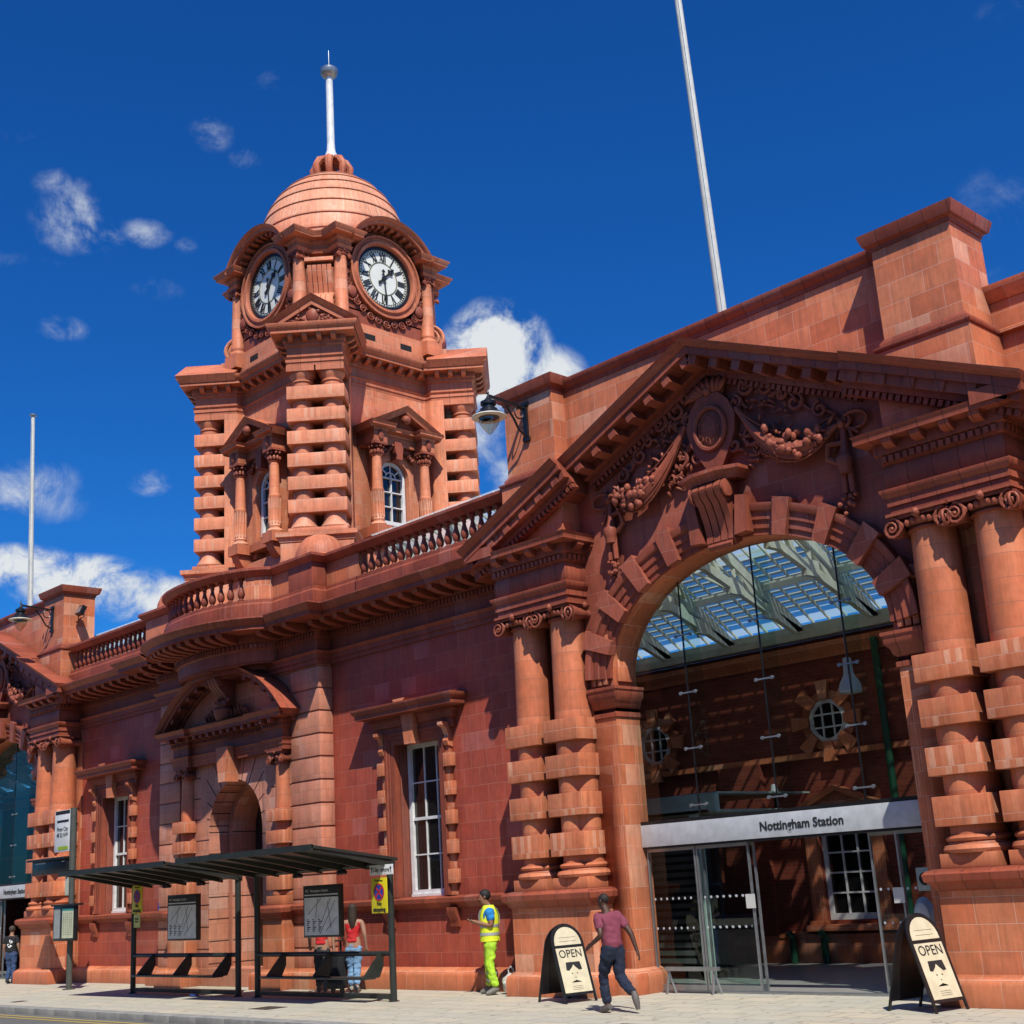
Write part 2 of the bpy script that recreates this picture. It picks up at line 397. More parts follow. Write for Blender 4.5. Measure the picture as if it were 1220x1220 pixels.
wo = wn('OutputWorld'); nt.links.new(bg.outputs[0], wo.inputs[0])
sc.view_settings.view_transform = 'Standard'; sc.view_settings.look = 'None'; sc.view_settings.exposure = 0
sc.render.engine = 'CYCLES'; sc.cycles.use_denoising = True
sc.cycles.max_bounces = 8; sc.cycles.diffuse_bounces = 2; sc.cycles.transparent_max_bounces = 16; sc.cycles.caustics_reflective = False; sc.cycles.caustics_refractive = False
sc.cycles.sample_clamp_indirect = 6

# ------------------------------------------------------------------ ground
def paving_mat():
    t = NT('york_stone_paving'); g = t.n('NewGeometry'); br = t.n('TexBrick'); t.link(g.outputs['Position'], br.inputs[0])
    br.inputs['Scale'].default_value = 1; br.inputs['Brick Width'].default_value = .75; br.inputs['Row Height'].default_value = .5; br.inputs['Mortar Size'].default_value = .012
    br.inputs['Color1'].default_value = rgb(.58,.505,.37); br.inputs['Color2'].default_value = rgb(.48,.44,.345); br.inputs['Mortar'].default_value = rgb(.22,.19,.14)
    n1 = t.noise(g.outputs['Position'], .55, 5); n2 = t.noise(g.outputs['Position'], 14, 5); n3 = t.noise(g.outputs['Position'], 2.3, 6, .7)
    c = t.mix(t.mapr(n1,.35,.65,0,.6), br.outputs[0], rgb(.46,.46,.39))
    c = t.mix(t.mapr(n3,.52,.75,0,.5), c, rgb(.33,.30,.235))
    c = t.mix(t.mapr(n2,.55,.8,0,.35), c, rgb(.3,.28,.23))
    gm = t.noise(g.outputs['Position'], 5.5, 2, .4); c = t.mix(t.mapr(gm,.66,.69,0,.6), c, rgb(.12,.115,.10))
    t.principled(c, .75, .3, bump=t.math('ADD', t.math('MULTIPLY', br.outputs['Fac'], -1.0), n2), bstr=.3, bdist=.004); return t.m
def asphalt_mat():
    t = NT('road_asphalt'); g = t.n('NewGeometry'); n1 = t.noise(g.outputs['Position'], 60, 4); n2 = t.noise(g.outputs['Position'], .8, 5)
    c = t.mix(t.mapr(n1,.3,.7,0,1), rgb(.10,.10,.095), rgb(.17,.165,.155)); c = t.mix(t.mapr(n2,.4,.7,0,.5), c, rgb(.19,.18,.16))
    t.principled(c, .85, .3, bump=n1, bstr=.4, bdist=.006); return t.m
def simple2(name, a, b, sc_):
    t = NT(name); g = t.n('NewGeometry'); n1 = t.noise(g.outputs['Position'], sc_, 6, .65)
    t.principled(t.mix(t.mapr(n1,.35,.65,0,1), a, b), .8, .3, bump=n1, bstr=.25, bdist=.006); return t.m
KY = 12.75
g = MB(); g.poly([(-900,-900,-.16),(900,-900,-.16),(900,900,-.16),(-900,900,-.16)]); tag(g.build('ground', simple2('open_ground', rgb(.16,.15,.13), rgb(.24,.22,.19), .5)), kind='structure')
g = MB(); g.poly([(-300,-2.2,-.12),(200,-2.2,-.12),(200,KY,-.12),(-300,KY,-.12)]); tag(g.build('road', asphalt_mat()), kind='structure')
g = MB(); g.box(-120,60,KY+.3,60,-.15,0); tag(g.build('pavement', paving_mat()), kind='structure')
g = MB(); g.box(-300,200,-12,-2.2,-.15,0); tag(g.build('pavement', bpy.data.materials['york_stone_paving']), kind='structure')
g = MB(); x = -60
while x < 30:
    g.box(x+.004,x+.911,KY,KY+.3,-.15,.002,bev=.012); x += .915
tag(g.build('kerb', simple2('granite_kerb', rgb(.24,.235,.22), rgb(.34,.33,.30), 5)), kind='structure')
ym = simple2('yellow_road_paint', rgb(.52,.36,.06), rgb(.42,.32,.12), 9)
for i,(y0) in enumerate((12.42, 12.18)):
    g = MB(); g.poly([(-70,y0,-.115),(30,y0,-.115),(30,y0+.09,-.115),(-70,y0+.09,-.115)])
    tag(g.build('yellow_line', ym), kind='structure')

# ------------------------------------------------------------------ station building
W = 17.70; PF = 17.33
XA, XB, XP = -12.67, -41.4, -27.65      # pavilion centre, far pavilion centre, portal centre
B = empty('station_building', (XP, W, 0), 'long red terracotta station frontage with gabled arches and balustrade below the clock tower', 'station')
BI = Matrix.Translation((-XP,-W,0))
def bpart(mb, name, mat, label=None, parent=None, **k):
    """station part authored in world coordinates"""
    mb.bm.transform(BI)
    return mb.build(name, mat, parent or B, label, **k)

PROF_MAIN = [(-.02,6.92),(.05,6.92),(.05,7.02),(.085,7.03),(.085,7.13),(.13,7.17),(.15,7.2),(.04,7.22),(.04,7.48),(.09,7.51),(.1,7.64),(.14,7.66),(.14,7.83),(.82,7.83),(.82,7.92),(.87,7.95),(.92,8.00),(.97,8.06),(.97,8.09),(-.02,8.2)]
PROF_UP = [p for p in PROF_MAIN if p[1] > 7.21]; PROF_UP[0] = (-.02,7.215); PROF_UP.insert(1,(.04,7.22))
PROF_ARCH = [(-.02,6.92),(.05,6.92),(.05,7.02),(.085,7.03),(.085,7.13),(.13,7.17),(.15,7.2),(.02,7.22),(-.02,7.22)]
bow_c = (XP, 17.34); bowA, bowB = 2.0, .86
bow = [(XP+bowA*math.cos(math.pi-math.pi*i/20), 17.33-bowB*math.sin(math.pi*i/20), 0) for i in range(21)]
XL, XR = -31.1, -24.10
path_up = [(-36.2,W,0),(XL,W,0),(XL,PF,0)]+bow+[(XR,PF,0),(XR,W,0),(-17.7,W,0)]
path_ar = [(-36.2,W,0),(XL,W,0),(XL,PF,0),(XR,PF,0),(XR,W,0),(-17.7,W,0)]
def cornice_blocks(mb, path, dent=True, mod=True):
    if dent: mb.along(path, lambda m: (mb.at(m), mb.box(-.036,.036,.085,.135,7.53,7.625)), .115)
    def md(m):
        mb.at(m); mb.prism([(.13,7.66),(.48,7.68),(.72,7.74),(.76,7.84),(.13,7.84)], -.09,.09,axis='x')
    if mod: mb.along(path, md, .46)
    mb.M = None
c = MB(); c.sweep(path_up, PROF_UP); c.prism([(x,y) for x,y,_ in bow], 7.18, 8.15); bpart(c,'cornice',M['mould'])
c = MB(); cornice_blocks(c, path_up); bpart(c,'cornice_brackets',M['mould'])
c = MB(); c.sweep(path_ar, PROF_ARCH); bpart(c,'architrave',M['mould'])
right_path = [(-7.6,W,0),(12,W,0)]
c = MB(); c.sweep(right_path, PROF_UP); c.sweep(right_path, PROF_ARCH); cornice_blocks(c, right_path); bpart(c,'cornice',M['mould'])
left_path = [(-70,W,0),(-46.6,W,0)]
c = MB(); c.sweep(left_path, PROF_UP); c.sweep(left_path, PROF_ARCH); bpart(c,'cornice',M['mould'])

# walls with window openings
def wall_with_holes(mb, x0, x1, z0, z1, holes, y0=W, y1=W+.6):
    xs = x0
    for (a,b,c_,d) in sorted(holes):
        mb.box(xs,a,y0,y1,z0,z1); mb.box(a,b,y0,y1,z0,c_); mb.box(a,b,y0,y1,d,z1); xs = b
    mb.box(xs,x1,y0,y1,z0,z1)
WX = [-21.20, -34.12]
hole = lambda x: (x-.72,x+.72,1.76,4.86)
m = MB(); wall_with_holes(m, XR-.3,-17.2,0,7.6,[hole(WX[0])]); bpart(m,'wall',M['wall'],'deep red tiled wall')
m = MB(); wall_with_holes(m, -37,XL+.3,0,7.6,[hole(WX[1])]); bpart(m,'wall',M['wall'],'deep red tiled wall')
m = MB(); m.box(-7.7,12,W,W+.6,0,7.6); bpart(m,'wall',M['wall'])
m = MB(); m.box(-70,-46.4,W,W+.6,0,7.6); bpart(m,'wall',M['wall'])
# sill course and plinth
PL = [(-.02,-.02),(.22,-.02),(.22,.27),(.20,.33),(.13,.38),(-.02,.42)]
SI = [(-.02,1.5),(.05,1.53),(.07,1.58),(.15,1.63),(.16,1.71),(.10,1.735),(-.02,1.76)]
for nm,pr in (('plinth',PL),('sill_course',SI)):
    for (a,b) in ((XR,-17.9),(-36.3,XL),(-7.4,12),(-70,-46.6)):
        m = MB(); m.sweep([(a,W,0),(b,W,0)], pr); bpart(m,nm,M['mould' if nm!='plinth' else 'stone'])

# --- windows
def make_window(xc):
    w_ = empty('window', (xc-XP,0,0), parent=B); w_['label'] = 'tall white sash window in terracotta surround with flat hood'
    z0,z1 = 1.76,4.86
    f = MB(); yf = .30
    hw,hh = .69,(z1-z0)
    f.box(-hw,-hw+.10,yf,yf+.12,z0,z1); f.box(hw-.10,hw,yf,yf+.12,z0,z1)
    f.box(-hw+.1,hw-.1,yf,yf+.12,z1-.10,z1); f.box(-hw+.1,hw-.1,yf,yf+.12,z0,z0+.13)
    f.box(-hw+.02,hw-.02,yf-.04,yf-.002,z0,z0+.05)
    zm = (z0+z1)/2+.0
    f.box(-hw+.1,hw-.1,yf+.02,yf+.1,zm-.03,zm+.03)
    for i in (1,2): f.box(-hw+.1+(2*hw-.2)*i/3-.014,-hw+.1+(2*hw-.2)*i/3+.014,yf+.035,yf+.09,z0+.13,z1-.1)
    for z in ((z0+.13+zm-.03)/2,(z1-.1+zm+.03)/2): f.box(-hw+.1,hw-.1,yf+.036,yf+.089,z-.014,z+.014)
    f.build('frame', M['white'], w_)
    p = MB(); p.box(-hw+.09,hw-.09,yf+.065,yf+.075,z0+.1,z1-.08); p.build('pane', M['pane'], w_)
    s = MB()  # moulded architrave + jamb lining
    pr = [(-.012,.5),(-.012,-.04),(.03,-.06),(.09,-.06),(.10,-.085),(.17,-.085),(.18,-.11),(.235,-.115),(.235,.0),(.02,.02)]
    # profile offset o outward from opening, h toward wall depth (y)
    path = [(-.72,0,1.76),(-.72,0,z1),(.72,0,z1),(.72,0,1.76)]
    s.sweep(path, [(o,-h) for o,h in pr], W=(0,-1,0), flip=-1)
    s.build('architrave', M['mould'], w_)
    for sx in (-1,1):
        q = MB()
        for i in range(5):
            zz = 1.98+i*.565; x0,x1 = sx*.955, sx*1.19
            q.box(min(x0,x1),max(x0,x1),-.14,-.0,zz,zz+.27,bev=.008)
        x0,x1 = sx*.955, sx*1.09
        q.box(min(x0,x1),max(x0,x1),-.075,.0,1.76,4.75)
        # scroll bracket below the hood
        x0,x1 = sx*.98, sx*1.12
        q.prism([(-.0,4.62),(-.12,4.66),(-.15,4.75),(-.10,4.86),(-.16,5.0),(-.27,5.06),(-.27,5.12),(0,5.12)], min(x0,x1), max(x0,x1), axis='x')
        q.build('quoin_strip', M['stone'], w_)
    h = MB(); path = [(-1.22,0,0),(-1.22,-.06,0),(1.22,-.06,0),(1.22,0,0)]
    h.sweep(path, [(-.02,5.0),(.03,5.02),(.03,5.2),(.07,5.22),(.10,5.34),(.14,5.36),(.14,5.41),(.34,5.44),(.35,5.54),(.39,5.57),(.42,5.64),(.42,5.66),(-.02,5.74)])
    h.box(-1.2,1.2,-.05,0,4.98,5.7)
    h.box(-1.0,1.0,-.09,0,4.97+.12,5.1)
    h.build('hood', M['mould'], w_)
    k = MB(); k.prism([(-.12,4.80),(.12,4.80),(.24,5.62),(-.24,5.62)], -.24, -.0, axis='y')
    k.prism([(-.13,5.62),(.13,5.62),(.20,5.72),(-.20,5.72)], -.46, -.0, axis='y')
    k.build('keystone', M['stone'], w_)
    for sx in (-1,1):
        b_ = MB(); b_.prism([(0,1.15),(-.06,1.17),(-.08,1.3),(-.15,1.42),(-.15,1.53),(0,1.53)], sx*1.0-.12, sx*1.0+.12, axis='x')
        b_.build('sill_bracket', M['mould'], w_)
    return w_
for x in WX: make_window(x)

# --- dark interior backing behind windows and portal, unlit depth put into its colour
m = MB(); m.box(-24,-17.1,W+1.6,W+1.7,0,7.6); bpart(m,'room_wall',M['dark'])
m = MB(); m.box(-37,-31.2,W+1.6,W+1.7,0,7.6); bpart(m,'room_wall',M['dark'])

# --- columns
def volute(mb, c, r, sx, n=20, turns=1.9, axis='y', rad=.028):
    pts = []
    for i in range(n+1):
        t = i/n; a = math.pi/2 + sx*t*turns*2*math.pi; q = r*(1-t*.86)
        if axis == 'y': pts.append((c[0]+q*math.cos(a), c[1]-.012*t*2, c[2]+q*math.sin(a)))
        else: pts.append((c[0]+.012*t*2, c[1]+q*math.cos(a), c[2]+q*math.sin(a)))
    mb.tube(pts, [rad*(1-.5*i/n) for i in range(n+1)], 6)
def ionic_cap(mb, r, z0, s=1.0):
    """origin on the axis; z0 = top of shaft"""
    mb.lathe([(r*1.0,z0-.06),(r*1.12,z0-.05),(r*1.12,z0-.02),(r,z0),(r*1.2,z0+.06),(r*1.28,z0+.11),(r*1.1,z0+.14)], seg=20)
    a = r*1.28
    mb.box(-a*1.02,a*1.02,-a*1.02,a*1.02,z0+.135,z0+.18); mb.box(-a*1.12,a*1.12,-a*1.12,a*1.12,z0+.182,z0+.225)
    for sx in (-1,1):
        volute(mb, (sx*a*.98,-a*1.0,z0+.01), .125*s, sx); mb.lathe([(.118*s,-a*.96),(.06*s,0),(.06*s,.05),(.118*s,a*.96)],(sx*a*.98,0,z0+.01),14,axis='y')
        volute(mb, (a*1.0,sx*a*.98,z0+.01), .125*s, sx, axis='x')
        mb.sphere((sx*a*.98,-a*1.0,z0+.01), .03*s, 8, 5)
        for k in range(3): mb.sphere((sx*a*(.2+.22*k),-a*.98,z0+.07-.02*k), .035*s, 7, 5, sc_=(1,.8,1.2))
        for k in range(3): mb.sphere((a*.98,sx*a*(.2+.22*k),z0+.07-.02*k), .035*s, 7, 5, sc_=(.8,1,1.2))
    mb.sphere((0,-a*1.05,z0+.17), .055*s, 8, 6); mb.sphere((a*1.05,0,z0+.17), .055*s, 8, 6)
ROWS = [(2.31,2.71),(2.99,3.38),(3.66,4.05),(4.29,4.68)]
def make_column(name, x, y, r, parent, z0=1.76, ztop=6.53, rows=ROWS, bh=.415, side=0, s=1.3, mats=('drum','stone','carve'), back=.35):
    c = MB()
    c.box(-bh,bh,-bh,bh,z0,z0+.19,bev=.008)
    zb = z0+.19
    c.lathe([(r*1.28,zb),(r*1.34,zb+.05),(r*1.28,zb+.10),(r*1.14,zb+.115),(r*1.1,zb+.15),(r*1.16,zb+.16),(r*1.2,zb+.195),(r*1.14,zb+.225),(r*1.02,zb+.24),(r,zb+.28),(r,3.2 if z0<3 else zb+1),(r*.985,(zb+ztop)/2),(r*.87,ztop-.05)], seg=28)
    col = c.build(name, M[mats[0]], parent, loc=(x,y,0))
    k = MB(); ionic_cap(k, r*.88, ztop, s); k.build('capital', M[mats[2]], col)
    for (a,b) in rows:
        q = MB(); q.box(-bh,bh,-bh,back,a,b,bev=.012); q.build('banding_block', M[mats[1]], col)
    return col

# --- the arched pavilion, origin at its centre line, built once and copied
def make_pavilion(xc):
    V = []
    off = xc-XP
    def pp(mb, name, mat, **k):
        mb.bm.transform(Matrix.Translation((0,-W,0))); o = mb.build(name, mat, B, loc=(off,0,0), **k); V.append(o); return o
    A,Bz,Z0 = 2.80,1.88,5.30; YJ = 17.50; YB = 18.12
    zt = lambda x: 10.66-.44*abs(x)
    # arch wall: front face with opening, top under the rake
    a = MB(); pts = [(-A,0.0)]+[(A*math.cos(t),Z0+Bz*math.sin(t)) for t in [math.pi-math.pi*i/40 for i in range(41)]]+[(A,0.0)]
    def top(x): return zt(x)-.15
    L = 3.45
    for y in (YJ, YB):
        outer = [(-L,0),(-L,top(L))]
        
        for s_ in (-1,1):
            a.poly([(s_*L,y,0),(s_*A,y,0),(s_*A,y,Z0),(s_*L,y,Z0)], 1); a.poly([(s_*L,y,Z0),(s_*A,y,Z0),(s_*A,y,top(A)),(s_*L,y,top(L))])
        P2 = pts[1:-1]
        for (p,q) in zip(P2,P2[1:]): a.poly([(p[0],y,p[1]),(q[0],y,q[1]),(q[0],y,top(q[0])),(p[0],y,top(p[0]))])
    for (p,q) in zip(pts,pts[1:]): a.poly([(p[0],YJ,p[1]),(q[0],YJ,q[1]),(q[0],YB,q[1]),(p[0],YB,p[1])], 1)
    a.poly([(-L,YJ,0),(-L,YB,0),(-L,YB,top(L)),(-L,YJ,top(L))]); a.poly([(L,YJ,0),(L,YB,0),(L,YB,top(L)),(L,YJ,top(L))])
    a.poly([(-L,YJ,top(L)),(0,YJ,top(0)),(0,YB,top(0)),(-L,YB,top(L))]); a.poly([(L,YJ,top(L)),(0,YJ,top(0)),(0,YB,top(0)),(L,YB,top(L))])
    pp(a,'arch_wall',[M['spandrel'],M['stone']],weld=True)
    # flank walls behind the columns
    for sx in (-1,1):
        f = MB(); x0,x1 = sorted((sx*3.45,sx*5.25)); f.box(x0,x1,17.66,YB,0,8.0); f.box(min(sx*4.08,sx*4.34),max(sx*4.08,sx*4.34),17.60,17.7,1.8,6.7); pp(f,'flank_wall',M['stone'])
        # die over column entablature
        f = MB(); xa,xb = 3.33*sx, 5.2*sx
        f.prism([(xa,7.9),(xb,7.9),(xb,zt(xb)-.5+.12),(xa,zt(xa)-.5+.12)][::sx], 17.05, 17.6, axis='y'); pp(f,'tympanum_die',M['stone'])
        # pedestal
        f = MB(); xa,xb = sorted((sx*3.22,sx*5.16)); ya = 16.93
        pth = [(xa,W,0),(xa,ya,0),(xb,ya,0),(xb,W,0)]
        f.box(xa+.01,xb-.01,ya+.01,W,0,1.75)
        f.sweep(pth,[(-.02,-.02),(.12,-.02),(.12,.27),(.10,.33),(.04,.38),(-.02,.41)]); pp(f,'pedestal',M['stone'])
        f = MB(); f.sweep(pth,[(-.02,1.46),(.03,1.49),(.05,1.55),(.12,1.60),(.135,1.69),(.09,1.735),(-.02,1.76)]); f.box(xa,xb,ya,W,1.70,1.758); pp(f,'pedestal_cornice',M['mould'])
        # coupled columns
        for cx in (3.71,4.70):
            V.append(make_column('column', off+sx*cx, 17.395-W, .375, B))
        # entablature over the pair
        xa,xb = sorted((sx*3.30,sx*5.13)); ya = 16.99
        pth = [(xa,W,0),(xa,ya,0),(xb,ya,0),(xb,W,0)]
        f = MB(); f.box(xa+.01,xb-.01,ya+.01,W,6.76,7.95)
        f.sweep(pth,[(-.02,6.755),(.0,6.755),(.0,6.86),(.03,6.87),(.03,6.99),(.06,7.01),(.10,7.09),(.10,7.12),(.0,7.14),(.03,7.25),(.03,7.38),(.0,7.49),(.05,7.51),(.06,7.63),(.10,7.65),(.10,7.82),(.30,7.84),(.30,7.93),(.33,7.97),(-.02,8.0)]); pp(f,'entablature',M['mould'])
        f = MB(); f.along(pth, lambda m_: (f.at(m_), f.box(-.036,.036,.05,.095,7.53,7.62)), .115); 
        f.along(pth, lambda m_: (f.at(m_), f.prism([(.09,7.70),(.2,7.72),(.27,7.77),(.28,7.845),(.09,7.845)],-.08,.08,axis='x')), .42, skip=.8); f.M=None; pp(f,'entablature_brackets',M['mould'])
        # impost capital on the jamb, fluted block and band above it
        f = MB(); xi = sx*A; pth = [(sx*3.32,YJ,0),(xi,YJ,0),(xi,YB+.0,0)] if sx<0 else [(xi,YB,0),(xi,YJ,0),(sx*3.32,YJ,0)]
        f.sweep(pth,[(-.02,4.62),(.03,4.63),(.03,4.70),(.0,4.72),(.0,4.78),(.05,4.82),(.07,4.9),(.13,4.97),(.14,5.08),(.16,5.1),(.16,5.15),(-.02,5.18)]); pp(f,'impost',M['mould'])
        f = MB()
        for k in range(3):
            u0 = sx*(A+.10+.13*k); u1 = sx*(A+.20+.13*k); f.box(min(u0,u1),max(u0,u1),YJ-.07,YJ+.01,5.2,5.86,bev=.01)
        u0,u1 = sorted((sx*(A-.03),sx*(A+.62))); f.box(u0,u1,YJ-.10,YJ+.02,5.87,6.08,bev=.01)
        u0,u1 = sorted((sx*(A-.05),sx*(A+.02))); f.box(u0,u1,YJ+.1,YB-.1,5.25,5.75,bev=.01)
        pp(f,'fluted_block',M['stone'])
        f = MB(); u0,u1 = sorted((sx*(A-.002),sx*3.4)); 
        pth = [(sx*3.32,YJ,0),(xi,YJ,0),(xi,YB,0)] if sx<0 else [(xi,YB,0),(xi,YJ,0),(sx*3.32,YJ,0)]
        f.sweep(pth,[(-.02,-.02),(.14,-.02),(.14,.27),(.12,.33),(.05,.39),(-.02,.42)]); pp(f,'jamb_plinth',M['stone'])
    # archivolt
    f = MB(); n = 44; path = []
    t0,t1 = R(190),R(-10)
    ts = [math.pi*(1.0-i/n) for i in range(n+1)]
    path = [(A*math.cos(t),YJ,Z0+Bz*math.sin(t)) for t in ts]
    f.sweep(path, [(-.0,.0),(.0,.06),(.10,.06),(.11,.09),(.24,.09),(.25,.12),(.38,.12),(.40,.16),(.47,.18),(.52,.18),(.53,.0)], W=(0,-1,0), flip=-1)
    pp(f,'archivolt',M['mould'])
    # raised voussoirs
    for ang in (16,33,50,67,113,130,147,164):
        t = R(ang); px,pz = A*math.cos(t),Z0+Bz*math.sin(t); nx,nz = math.cos(t)*Bz,math.sin(t)*A; l = math.hypot(nx,nz); nx/=l; nz/=l
        tx,tz = nz,-nx; f = MB(); P = []
        def pt(a_,b_,y): return (px+nx*a_+tx*b_, y, pz+nz*a_+tz*b_)
        P = [pt(-.01,-.125,YJ-.165),pt(-.01,.125,YJ-.165),pt(-.01,.125,YJ+.02),pt(-.01,-.125,YJ+.02),pt(.60,-.165,YJ-.225),pt(.60,.165,YJ-.225),pt(.60,.165,YJ+.02),pt(.60,-.165,YJ+.02)]
        f.hexa(P); pp(f,'voussoir',M['spandrel'])
    # keystone console + shelf
    f = MB(); zk = Z0+Bz
    side = [(YJ,zk-.05),(YJ-.16,zk-.12),(YJ-.22,zk-.02),(YJ-.20,zk+.1),(YJ-.26,zk+.35),(YJ-.36,zk+.6),(YJ-.47,zk+.72),(YJ-.50,zk+.84),(YJ-.44,zk+.93),(YJ,zk+.95)]
    for k in range(4):
        xa = -.30+.15*k; f.prism(side, xa+.012, xa+.138, axis='x')
    f.prism([(y+.035,z) for y,z in side if y<YJ]+[(YJ,zk+.9),(YJ,zk)], -.29, .29, axis='x')
    for sx in (-1,1):
        f.lathe([(.10,0),(.15,.02),(.15,.06),(.06,.08)],(sx*.30-(.0 if sx>0 else .08),YJ-.36,zk+.80),16,axis='x')
        f.prism([(sx*.33,zk-.0),(sx*.58,zk+.02),(sx*.62,zk+.62),(sx*.42,zk+.66)][::sx],YJ-.28,YJ+.0,axis='y')
    f.tube([(-.24,YJ-.2,zk-.1),(.24,YJ-.2,zk-.1)],.06,8)
    pp(f,'keystone_console',M['carve'])
    f = MB(); f.sweep([(-.5,YJ,0),(-.5,YJ-.3,0),(-.22,YJ-.42,0),(.22,YJ-.42,0),(.5,YJ-.3,0),(.5,YJ,0)],[(-.3,zk+.95),(.02,zk+.95),(.04,zk+1.02),(.12,zk+1.08),(.12,zk+1.14),(-.3,zk+1.16)])
    f.box(-.5,.5,YJ-.25,YJ,zk+.95,zk+1.15); pp(f,'keystone_shelf',M['mould'])
    # raking cornices
    RP = [(-.60,-.02),(-.60,.06),(-.50,.06),(-.49,.14),(-.40,.15),(-.40,.27),(-.24,.27),(-.24,'c'),(-.12,'c'),(-.11,'d'),(-.03,'e'),(0,'f'),(.0,-.02)]
    def rk(c_): 
        mp = {'c':c_-.12,'d':c_-.09,'e':c_-.02,'f':c_}; return [(o,mp.get(h,h)) for o,h in RP]
    ca = math.cos(math.atan(.44))
    for (xa,xb,yb,c_) in ((-5.72,-3.05,16.99,.46),(3.05,5.72,16.99,.46),):
        f = MB(); f.sweep([(xa,yb,zt(xa)),(xb,yb,zt(xb))], rk(c_), W=(0,-1,0), flip=-1)
        def md(m_):
            f.at(m_); f.box(-.085,.085,-.41,-.24,.26,c_-.16); f.M=None
        f.along([(xa,yb,zt(xa)),(xb,yb,zt(xb))], md, .5, W=(0,-1,0), flip=-1)
        f.along([(xa,yb,zt(xa)),(xb,yb,zt(xb))], lambda m_: (f.at(m_), f.box(-.036,.036,-.59,-.50,.06,.13)), .115, W=(0,-1,0), flip=-1); f.M = None
        f.prism([(xa,zt(xa)-.55),(xb,zt(xb)-.55),(xb,zt(xb)-.02),(xa,zt(xa)-.02)], yb, 17.75, axis='y')
        f.box(*sorted((math.copysign(4.9,xa+xb),math.copysign(5.66,xa+xb))),16.66,17.7,7.90,8.10)
        pp(f,'raking_cornice',M['mould'])
    f = MB(); pth = [(-3.05,YJ,zt(3.05)+.0),(0,YJ,zt(0)),(3.05,YJ,zt(3.05))]; c_ = .78
    f.sweep(pth, rk(c_), W=(0,-1,0), flip=-1)
    f.along(pth, lambda m_: (f.at(m_), f.box(-.085,.085,-.41,-.24,.26,c_-.16)), .5, W=(0,-1,0), flip=-1)
    f.along(pth, lambda m_: (f.at(m_), f.box(-.036,.036,-.59,-.50,.06,.13)), .115, W=(0,-1,0), flip=-1); f.M = None
    pp(f,'raking_cornice',M['mould'])
    # attic, its piers and coping
    f = MB(); f.box(-3.6,3.6,17.52,18.05,8.0,10.95); pp(f,'attic_wall',M['stone'])
    f = MB(); f.sweep([(-3.55,17.52,0),(3.55,17.52,0)],[(-.6,10.93),(.02,10.93),(.03,10.99),(.09,11.03),(.12,11.12),(.12,11.16),(-.6,11.18)]); pp(f,'attic_coping',M['mould'])
    for sx in (-1,1):
        xa,xb = sorted((sx*3.5,sx*4.80)); f = MB(); f.box(xa,xb,17.17,18.15,7.9,11.0)
        f.box(xa-.10,xb+.10,17.07,18.25,7.9,9.30)
        pp(f,'attic_pier',M['stone'])
        pth = [(xa,17.17,0),(xb,17.17,0),(xb,18.15,0),(xa,18.15,0)]
        f = MB(); f.sweep(pth,[(-.05,10.95),(.02,10.95),(.03,11.0),(.10,11.04),(.14,11.16),(.15,11.22),(-.05,11.24)],closed=True); f.box(xa+.02,xb-.02,17.19,18.13,10.95,11.23)
        pp(f,'attic_pier_cap',M['mould']); f = MB(); f.sweep(pth,[(-.05,9.28),(.12,9.28),(.14,9.31),(.14,9.34),(.06,9.38),(.06,9.42),(.0,9.5),(-.05,9.5)],closed=True); pp(f,'attic_pier_moulding',M['mould'])
    # ---- carving in the tympanum
    def spiral(mb, cx, cz, r, sx, turns=1.4, rad=.045, y=YJ-.07, n=22, a0=math.pi/2):
        pts = [(cx+r*(1-.85*i/n)*math.cos(a0+sx*turns*2*math.pi*i/n), y-.05*i/n, cz+r*(1-.85*i/n)*math.sin(a0+sx*turns*2*math.pi*i/n)) for i in range(n+1)]
        mb.tube(pts,[rad*(1-.3*i/n) for i in range(n+1)],6)
    def leaf(mb, x, z, ang, l, w=.06, y=YJ-.05):
        n = 6; pts = [(x+l*i/n*math.cos(ang+.5*i/n), y-.05*math.sin(math.pi*i/n), z+l*i/n*math.sin(ang+.5*i/n)) for i in range(n+1)]
        mb.tube(pts,[max(.008,w*math.sin(math.pi*(.15+.85*i/n)))for i in range(n+1)],6)
    f = MB(); zc = 9.14
    prof = [(-.0,.62),(.22,.60),(.40,.42),(.52,.12),(.46,-.2),(.30,-.48),(.14,-.74),(0,-.78)]
    out = [(x,zc+z) for x,z in prof]+[(-x,zc+z) for x,z in prof[::-1]][1:-1]
    f.prism(out, YJ-.16, YJ, axis='y')
    ov = [(.31*math.cos(t),YJ-.19,zc+.37*math.sin(t)) for t in [2*math.pi*i/28 for i in range(28)]]
    f.tube(ov,.045,6,closed=True)
    f.lathe([(.29,0),(.24,-.035),(.12,-.06),(.001,-.07)],(0,YJ-.16,zc),24,sy=1.22,axis='y')
    for k in range(-3,4): f.tube([(k*.07,YJ-.215,zc-.28+abs(k)*.05),(k*.07,YJ-.215,zc+.28-abs(k)*.05)],.008,4)
    for k in (-2,-1,0,1): f.tube([(-.2,YJ-.22,zc+k*.1),(.2,YJ-.22,zc+k*.1+.05)],.008,4)
    for sx in (-1,1): spiral(f,sx*.50,zc+.32,.13,-sx); spiral(f,sx*.40,zc-.40,.14,sx); spiral(f,sx*.16,zc+.66,.13,-sx)
    pp(f,'cartouche',M['carve'])
    f = MB()
    for k in range(-4,5): leaf(f, .05*k, zc+.62, math.pi/2-k*.30, .34, .06, YJ-.12)
    f.sphere((0,YJ-.14,zc+.68),.10,10,8); pp(f,'shell_crest',M['carve'])
